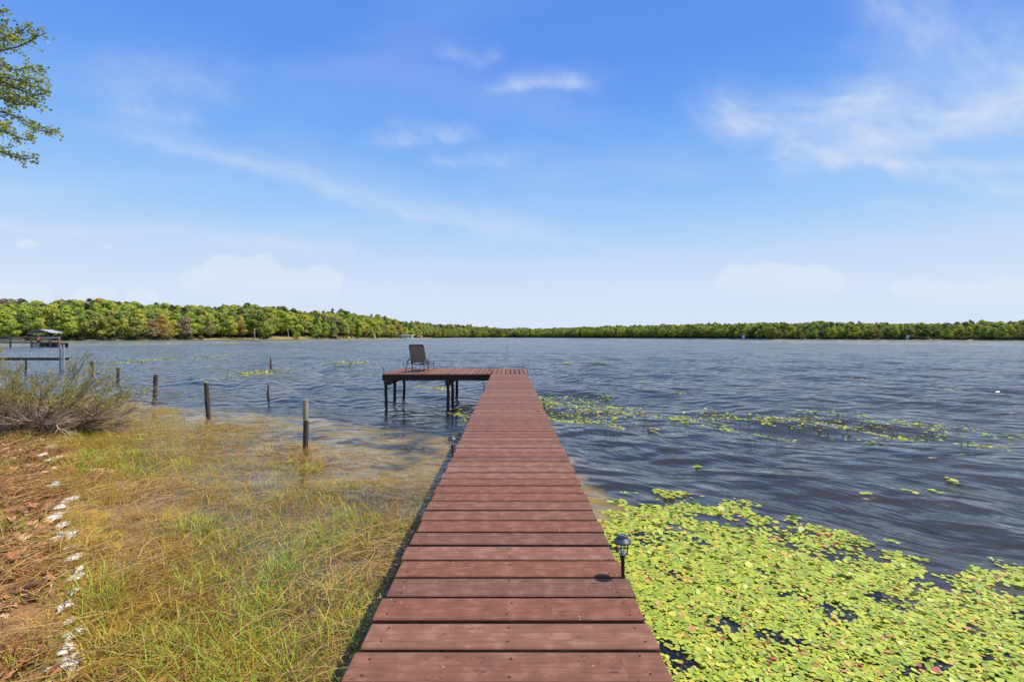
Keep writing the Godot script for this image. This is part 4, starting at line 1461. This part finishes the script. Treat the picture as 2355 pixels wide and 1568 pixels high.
# ------------------------------------------------------------------ water plants
func pads() -> void:
	var r := RandomNumberGenerator.new(); r.seed = 2024
	var shapes: Array[ArrayMesh] = []
	for k in 4:
		var b := MB.new()
		var K := 11
		var rim := []
		var el := r.randf_range(0.66, 0.9)
		for i in K:
			var a := TAU * i / K
			var q := 1.0 + r.randf_range(-0.07, 0.07)
			rim.append(Vector3(cos(a) * q, r.randf_range(0.0, 0.14) + 0.03, sin(a) * q * el))
		for i in K:
			var A: Vector3 = rim[i]
			var B: Vector3 = rim[(i + 1) % K]
			var nn := (A - Vector3.ZERO).cross(B - A).normalized()
			if nn.y < 0.0: nn = -nn
			var c := Vector3(0, 0.02, 0)
			b.tri(c, A, B, Vector3.UP, (nn + Vector3.UP).normalized(), (nn + Vector3.UP).normalized())
			# turned-down edge gives the leaf its thickness
			var dn := Vector3(0, -0.07, 0)
			var on := Vector3(A.x, 0, A.z).normalized()
			b.quad(A, B, B + dn, A + dn, on)
		shapes.append(b.mesh())
	var hues := [[0.31, 0.38, 0.03], [0.39, 0.46, 0.035], [0.26, 0.36, 0.03], [0.48, 0.46, 0.045], [0.24, 0.33, 0.05], [0.58, 0.4, 0.06], [0.46, 0.24, 0.08], [0.36, 0.06, 0.045]]
	var words := ["yellow-green", "bright lime", "fresh green", "yellowish", "dull green", "golden", "orange-brown", "red"]
	var share := [0.28, 0.56, 0.7, 0.86, 0.91, 0.962, 0.982, 1.0]
	var pm: Array[StandardMaterial3D] = []
	for h in hues:
		var m := mat(h[0], h[1], h[2], 0.5)
		m.backlight_enabled = true
		m.backlight = Color(0.45, 0.45, 0.45)
		m.cull_mode = BaseMaterial3D.CULL_DISABLED
		pm.append(m)
	var found := []
	var cells := {}
	var gap := FastNoiseLite.new(); gap.seed = 19; gap.frequency = 0.9; gap.fractal_octaves = 3
	var put := func(x: float, D: float, rad: float, red: float, tight: float) -> void:
		var cx := int(floor(x / 0.12)); var cz := int(floor(D / 0.12))
		for i in range(cx - 1, cx + 2):
			for j in range(cz - 1, cz + 2):
				for o in cells.get(Vector2i(i, j), []):
					if Vector2(o[0] - x, o[1] - D).length() < (o[2] + rad) * tight: return
		var f := r.randf()
		var h := 0
		while f > share[h]: h += 1
		if h == 7 and r.randf() > red: h = 0
		var q := [x, D, rad, h]
		if not cells.has(Vector2i(cx, cz)): cells[Vector2i(cx, cz)] = []
		cells[Vector2i(cx, cz)].append(q)
		found.append(q)
	# the mat right of the dock
	for k in 150000:
		var x := r.randf_range(0.72, 6.2)
		var D := r.randf_range(2.3, 7.6)
		var edge: float = lut(PADS_EDGE, x) - D
		if edge < -1.1: continue
		var g := gap.get_noise_2d(x, D * 1.4)
		var g2 := gap.get_noise_2d(x * 2.6 + 30.0, D * 2.6)
		var dens := 0.95 if g + 0.4 * g2 > lerpf(0.06, -0.34, smoothstep(0.1, 1.8, edge)) else 0.1
		dens *= smoothstep(-0.35, 0.75, edge + g * 0.9 + g2 * 0.9)
		if D > 6.0: dens *= 0.6 if g > -0.05 else 0.1
		# thin near the dock at the front
		dens *= lerpf(0.3, 1.0, smoothstep(0.0, 0.35, x - 0.85 - maxf(0.0, 4.1 - D) * 0.25 + g * 0.3))
		if r.randf() > dens: continue
		put.call(x, D, r.randf_range(0.012, 0.031) * (1.0 if r.randf() < 0.85 else 1.5) * lerpf(0.85, 1.2, smoothstep(3.5, 6.0, D)), 1.0 if edge < 1.2 else 0.3, 0.47)
	# band of pads farther out
	for k in 3000:
		var x := r.randf_range(0.95, 5.4)
		var D := r.randf_range(13.6, 20.0)
		var g := gap.get_noise_2d(x * 0.6, D * 0.6)
		var dens := smoothstep(5.2, 2.2, x + absf(D - 16.5) * 0.45) * (0.9 if g > -0.1 else 0.15)
		if r.randf() > dens: continue
		put.call(x, D, r.randf_range(0.035, 0.065), 0.1, 0.75)
	var clumps := [[1390, 910, 16], [1437, 944, 10], [1510, 953, 12], [1647, 953, 20], [1705, 963, 16], [1410, 975, 14], [1425, 979, 12], [1500, 990, 16], [1567, 966, 24], [1672, 981, 24], [1760, 970, 26], [1761, 998, 14], [1776, 968, 16], [1849, 979, 18], [1854, 948, 14], [1875, 950, 14], [1916, 951, 16], [1936, 980, 20], [1974, 985, 16], [1984, 960, 12], [2036, 993, 28], [2081, 970, 20], [2116, 998, 22], [2169, 985, 14], [2156, 973, 14], [1964, 879, 12], [1985, 871, 8], [2006, 874, 10], [2181, 894, 14], [2171, 926, 8], [2006, 1010, 18], [1799, 998, 20], [2235, 1023, 22], [2265, 1018, 12], [1600, 1073, 9], [2193, 1110, 10], [2085, 1140, 14], [2150, 1142, 9], [1990, 1140, 8], [1420, 1155, 20], [1440, 1160, 14], [375, 828, 50], [350, 829, 34], [600, 857, 40], [570, 858, 24], [485, 820, 18], [815, 835, 36], [790, 836, 20], [1000, 893, 20], [965, 889, 12], [1020, 896, 14], [1060, 945, 18], [1074, 953, 15], [1050, 940, 14], [668, 1058, 9], [705, 1065, 8], [1300, 836, 18], [1380, 838, 14], [1340, 870, 8], [1480, 882, 10], [1560, 905, 12]]
	for q in clumps:
		var D: float = 2635.5 / (q[1] - 774.0)
		var x: float = (q[0] - 1171.0) / 1136.0 * D
		var wid: float = q[2] / 1136.0 * D
		for k in int(clampf(wid * wid * (420.0 if D < 25.0 else 130.0), 8.0, 200.0)):
			put.call(x + r.randfn() * wid * 0.55, D + r.randfn() * wid * (1.1 if D < 25.0 else 1.8), r.randf_range(0.035, 0.06) * (1.0 if D < 25.0 else 1.7), 0.05, 0.62)
	for k in 2600:
		var f := r.randf()
		var x := lerpf(1.3, 12.5, f)
		var D := lerpf(16.2, 11.4, f) + r.randfn() * 1.0
		if gap.get_noise_2d(x * 0.5, D * 1.1) < 0.02: continue
		if r.randf() > 0.62: continue
		put.call(x, D, r.randf_range(0.025, 0.05), 0.05, 0.8)
	found.sort_custom(func(a, b): return a[2] / a[1] > b[2] / b[1])
	var xf := []
	var cols := []
	var n := 0
	for q in found:
		var D: float = q[1]
		var edge_in: bool = q[0] > 0.6 and D < 8.0
		var y := wave_y(q[0], D) + 0.004 + r.randf() * 0.006
		var rad: float = q[2]
		var bs := Basis(Vector3.UP, r.randf() * TAU).scaled(Vector3(rad, rad, rad))
		var tip := 0.1 if r.randf() < 0.88 else 0.42
		bs = Basis(Vector3.RIGHT, r.randfn() * tip) * Basis(Vector3.BACK, r.randfn() * tip) * bs
		if tip > 0.2: y += rad * 0.35
		var tr := Transform3D(bs, Vector3(q[0], y, -D))
		if n < 300 and D > 2.9 and absf(q[0] / D) < 1.03:
			var w: String = words[q[3]]
			var place := "floating in the shallows left of the dock"
			if edge_in:
				var u: float = q[0] / D
				var side := "beside the dock's edge" if u < 0.36 else "just right of the dock" if u < 0.55 else "in the middle of the mat" if u < 0.78 else "towards the picture's right edge"
				place = ("at the picture's bottom " if D < 3.8 else "behind the front pads " if D < 4.8 else "at the mat's far side ") + side
			var o := top("lily_pad", shapes[r.randi() % 4], pm[q[3]], "%s lily pad %s" % [w, place], "lily pad", "%s lily pads %s" % [w, place])
			o.transform = tr
			n += 1
		else:
			xf.append(tr)
			var h: Array = hues[q[3]]
			var k := r.randf_range(0.85, 1.12)
			cols.append(Color(h[0] * k, h[1] * k, h[2]))
	var vm := vmat(0.5, 0.2)
	many("lily_pad_mat", shapes[1], vm, xf, cols, "mat of small yellow-green floating pads right of the dock and beyond", "lily pads")
	# stems standing out of the water among the far pads
	var sb := MB.new()
	for k in 7:
		var a := r.randf() * TAU
		var p := Vector3(r.randfn() * 0.16, -0.3, r.randfn() * 0.12)
		var d := Vector3(cos(a) * 0.3, 1, sin(a) * 0.3).normalized()
		var L := r.randf_range(0.32, 0.42)
		sb.tube([p, p + d * L, p + d * (L + 0.05) + Vector3(cos(a), -0.4, sin(a)) * 0.07], [0.005, 0.005, 0.003], 4, Color.WHITE, false)
	var sx := []
	var sc := []
	for q in clumps.slice(0, 33):
		for k in 1:
			var D: float = 2635.5 / (q[1] - 774.0) + r.randfn() * 0.5
			var x: float = (q[0] - 1171.0 + r.randfn() * 30.0) / 1136.0 * D
			if absf(x) < 0.8: continue
			sx.append(Transform3D(Basis(Vector3.UP, r.randf() * TAU) * Basis(Vector3.RIGHT, r.randfn() * 0.2), Vector3(x, wave_y(x, D), -D)))
			sc.append(Color(0.14, 0.14, 0.04) * r.randf_range(0.6, 1.5))
	many("water_stems", sb.mesh(), vmat(0.7), sx, sc, "thin dark stems poking out of the water among far pads", "stems")

# ------------------------------------------------------------------ grass, stalks and litter
func blade(b: MB, p: Vector3, a: float, h: float, w: float, bend: float, col: Color) -> void:
	var u := Vector3(cos(a), 0, sin(a))
	var s := Vector3(-u.z, 0, u.x) * w
	var prev := p
	var K := 3
	for k in K:
		var f := float(k + 1) / K
		var q := p + Vector3.UP * h * (f - 0.25 * bend * f * f) + u * h * bend * f * f
		var w0 := 1.0 - float(k) / K * 0.75
		var w1 := 1.0 - f * 0.95
		var nn := s.cross(q - prev).normalized()
		if nn.y < 0.0: nn = -nn
		b.quad(prev - s * w0, prev + s * w0, q + s * w1, q - s * w1, nn, col)
		prev = q

# across and down in the picture plane of the foam line, half width, label
const FOAM := [[140, 1545, 46, "largest white foam patch at the bottom left corner"], [168, 1472, 30, "narrow white foam streak second from the bottom left"], [148, 1408, 24, "small white foam scrap with leaves on lower bank"], [166, 1372, 18, "little white foam fleck above the leafy scrap"], [174, 1338, 24, "white foam scrap below the slanted foam streak"], [170, 1296, 24, "slanted white foam streak on the left bank"], [146, 1240, 46, "broad white foam patch midway along the left bank"], [128, 1198, 28, "white foam scrap just above the broad patch"], [160, 1152, 24, "thin white foam streak above the leaf litter"], [124, 1122, 20, "small bright white foam lump below the shrub"], [118, 1084, 16, "tiny white foam fleck between the upper foam bits"], [96, 1055, 17, "white foam bit left of the water line near shrub"], [114, 1034, 20, "white foam bit nearest the shrub's foot"], [150, 1512, 22, "ragged foam scrap right above the largest patch"], [158, 1440, 17, "small foam fleck between the two lower streaks"], [160, 1268, 22, "foam tatter joining broad patch and slanted streak"], [140, 1216, 20, "foam tatter on top of the broad patch"], [136, 1176, 16, "little foam fleck under the thin streak"], [108, 1066, 12, "pinhead foam fleck near the shrub"], [180, 1318, 15, "foam crumb right of the slanted streak"]]

func grasses() -> void:
	var r := RandomNumberGenerator.new(); r.seed = 909
	var g := FastNoiseLite.new(); g.seed = 40; g.frequency = 0.35; g.fractal_octaves = 3
	# living grass
	var b := MB.new()
	for k in 26:
		var p := Vector3(r.randfn() * 0.1, 0, r.randfn() * 0.1)
		var kk := r.randf_range(0.75, 1.25)
		blade(b, p, r.randf() * TAU, r.randf_range(0.08, 0.25), r.randf_range(0.003, 0.006), r.randf_range(0.3, 1.3), Color(kk, kk, kk))
	var xf := []
	var cols := []
	var stalk_xf := []
	var stalk_col := []
	var leaf_xf := []
	var leaf_col := []
	var mat_xf := []
	var mat_col := []
	var foam_at := []
	for q in FOAM:
		var D: float = 2635.5 / (q[1] - 774.0)
		foam_at.append(Vector3((q[0] - 1171.0) / 1136.0 * D, D, q[2] / 1136.0 * D))
	for k in 75000:
		var D := 1.6 + pow(r.randf(), 1.25) * 24.0
		var bank := lut(BANK, D)
		var x := bank + r.randf_range(-7.0, 4.6) / 0.745
		if x > -0.75 or x / D < -1.25: continue
		var s := into_lake(x, D)
		var a := g.get_noise_2d(x, D)
		var fade := 1.0 - smoothstep(2.2, 3.9, s + a * 1.6 - (0.7 if D < 8.0 else 0.0))
		var y := maxf(bed_y(x, D, s), -0.12)
		var pick := r.randf()
		var clear := false
		for q in foam_at:
			if Vector2(q.x - x, q.y - D).length() < q.z * (1.25 if D > 4.5 else 1.5): clear = true
		if clear and r.randf() < 0.8: continue
		if pick < 0.42:
			# short bent growth, old and new, matted over the shallows
			if r.randf() > (1.0 - smoothstep(2.6, 4.2, s + a * 1.8 - (0.9 if D < 8.0 else 0.0))) * 0.85 * smoothstep(-0.45, 0.25, a + 0.28) * smoothstep(-0.9, 0.2, s): continue
			var sc := r.randf_range(0.7, 1.3)
			mat_xf.append(Transform3D(Basis(Vector3.UP, r.randf() * TAU).scaled(Vector3(sc, sc * r.randf_range(0.6, 1.1), sc)), Vector3(x, maxf(bed_y(x, D, s), -0.07), -D)))
			var kk := r.randf_range(0.7, 1.3)
			mat_col.append([Color(0.58, 0.33, 0.022), Color(0.44, 0.28, 0.018), Color(0.36, 0.36, 0.02), Color(0.17, 0.095, 0.012), Color(0.3, 0.19, 0.016), Color(0.58, 0.38, 0.05)][r.randi() % 6] * kk)
		elif pick < 0.56:
			if r.randf() > fade * (1.6 if x > -2.3 and D < 7.0 else 0.62 if s > 0.1 else 0.16) * smoothstep(-0.45, 0.2, a + 0.1): continue
			var sc := r.randf_range(0.7, 1.25)
			xf.append(Transform3D(Basis(Vector3.UP, r.randf() * TAU).scaled(Vector3(sc, sc, sc)), Vector3(x, y, -D)))
			var kk := r.randf_range(0.75, 1.25)
			cols.append(Color(0.3 * kk, 0.4 * kk, 0.03 * kk) if r.randf() < (0.9 if x > -2.4 else 0.6) else Color(0.5 * kk, 0.38 * kk, 0.04 * kk))
		elif pick < 0.72:
			if r.randf() > fade * (0.22 if s > -0.1 else 0.26) * smoothstep(-0.5, 0.2, -a + 0.15): continue
			var sc := r.randf_range(0.6, 1.2)
			stalk_xf.append(Transform3D(Basis(Vector3.UP, r.randfn() * 0.9 + (PI if r.randf() < 0.5 else 0.0)).scaled(Vector3(sc, sc * r.randf_range(0.6, 1.2), sc)), Vector3(x, maxf(y, -0.05), -D)))
			var kk := r.randf_range(0.7, 1.2)
			stalk_col.append(Color(0.64 * kk, 0.42 * kk, 0.15 * kk) if r.randf() < 0.6 else Color(0.42 * kk, 0.22 * kk, 0.05 * kk))
		else:
			if s > 0.25 + a: continue
			leaf_xf.append(Transform3D(Basis(Vector3.UP, r.randf() * TAU) * Basis(Vector3.RIGHT, r.randfn() * 0.3), Vector3(x, bed_y(x, D, s) + 0.022, -D)))
			var kk := r.randf_range(0.6, 1.3)
			leaf_col.append([Color(0.42, 0.14, 0.05), Color(0.32, 0.11, 0.045), Color(0.5, 0.24, 0.11), Color(0.2, 0.075, 0.035), Color(0.1, 0.045, 0.025), Color(0.6, 0.4, 0.2)][r.randi() % 6] * kk)
	many("marsh_grass", b.mesh(), vmat(0.6, 0.4), xf, cols, "green marsh grass growing in the shallows left of the dock", "grass")
	var tb := MB.new()
	for k in 22:
		var p := Vector3(r.randfn() * 0.11, 0, r.randfn() * 0.11)
		var kk := r.randf_range(0.6, 1.35)
		blade(tb, p, r.randf() * TAU, r.randf_range(0.07, 0.17), r.randf_range(0.0025, 0.005), r.randf_range(0.8, 2.2), Color(kk, kk, kk))
	many("grass_thatch", tb.mesh(), vmat(0.6, 0.4), mat_xf, mat_col, "matted golden-olive grass covering the flooded shallows left of the dock", "grass")
	# dead stalks lying every way
	var st := MB.new()
	for k in 15:
		var p := Vector3(r.randfn() * 0.18, r.randf_range(0.0, 0.07), r.randfn() * 0.18)
		var a := r.randfn() * 0.75 - 0.35
		var L := r.randf_range(0.25, 0.8)
		var rise := r.randf_range(-0.02, 0.22)
		var bow := r.randf_range(-0.1, 0.1)
		var u := Vector3(cos(a), 0, sin(a))
		var n := Vector3(-u.z, 0, u.x)
		var pts := []
		for q in 5:
			var f := q / 4.0
			pts.append(p + u * L * (f - 0.5) + n * bow * sin(f * PI) + Vector3.UP * (rise * f * (1.0 - 0.6 * f) + 0.02))
		var kk := r.randf_range(0.65, 1.25)
		st.tube(pts, [0.003, 0.003, 0.0027, 0.0022, 0.0012], 3, Color(kk, kk, kk), false)
	many("dead_grass", st.mesh(), vmat(0.7, 0.2), stalk_xf, stalk_col, "tan dead grass stalks lying tangled over the shallows and bank", "dead grass")
	# fallen leaves, nine to a handful
	var lf := MB.new()
	for k in 9:
		var p := Vector3(r.randfn() * 0.08, r.randf_range(-0.006, 0.012), r.randfn() * 0.08)
		var a := r.randf() * TAU
		var u := Vector3(cos(a), r.randfn() * 0.25, sin(a)).normalized()
		var n := Vector3(-u.z, r.randfn() * 0.3, u.x).normalized()
		var l := r.randf_range(0.032, 0.066)
		var w := l * r.randf_range(0.3, 0.5)
		var kk := r.randf_range(0.6, 1.4)
		var up := Vector3(r.randfn() * 0.2, 1, r.randfn() * 0.2).normalized()
		lf.tri(p - u * l, p + n * w + up * 0.006, p + u * l, up, up, up, Color(kk, kk, kk))
		lf.tri(p - u * l, p - n * w + up * 0.006, p + u * l, up, up, up, Color(kk, kk, kk))
	many("leaf_litter", lf.mesh(), vmat(0.8, 0.2), leaf_xf, leaf_col, "reddish-brown fallen leaves littering the left bank", "leaf litter")
	# foam washed up along the water's edge
	var foam := mat(0.64, 0.62, 0.54, 0.85)
	var spots := FOAM
	for q in spots:
		var D: float = 2635.5 / (q[1] - 774.0)
		var x: float = (q[0] - 1171.0) / 1136.0 * D
		var rad: float = q[2] * 0.86 / 1136.0 * D
		var f := MB.new()
		var K := 24
		var rings := 3
		var wob := []
		for i in K: wob.append(r.randf_range(0.35, 1.3))
		var P := func(i: int, j: int) -> Vector3:
			var a := TAU * (i % K) / K
			var f2 := float(j) / rings
			var rr: float = rad * f2 * wob[i % K]
			return Vector3(cos(a) * rr * 0.75 + sin(a) * rr * 0.3, 0.03 * (1.0 - f2 * f2) + 0.008 * sin(i * 2.1 + j * 1.7) * (1.0 - f2), sin(a) * rr * 1.25)
		for j in rings:
			for i in K:
				var A: Vector3 = P.call(i, j); var B: Vector3 = P.call(i + 1, j); var C: Vector3 = P.call(i + 1, j + 1); var E: Vector3 = P.call(i, j + 1)
				var nn := (C - A).cross(E - B)
				if nn.length() < 1e-9: nn = Vector3.UP
				nn = nn.normalized()
				if nn.y < 0.0: nn = -nn
				nn = (nn + Vector3.UP).normalized()
				if j == 0: f.tri(A, C, E, nn, nn, nn)
				else: f.quad(A, B, C, E, nn)
		var o := top("foam_patch", f.mesh(), foam, q[3], "foam", "white foam washed up along the left bank")
		o.position = Vector3(x, maxf(bed_y(x, D, into_lake(x, D)), 0.0) + 0.026, -D)
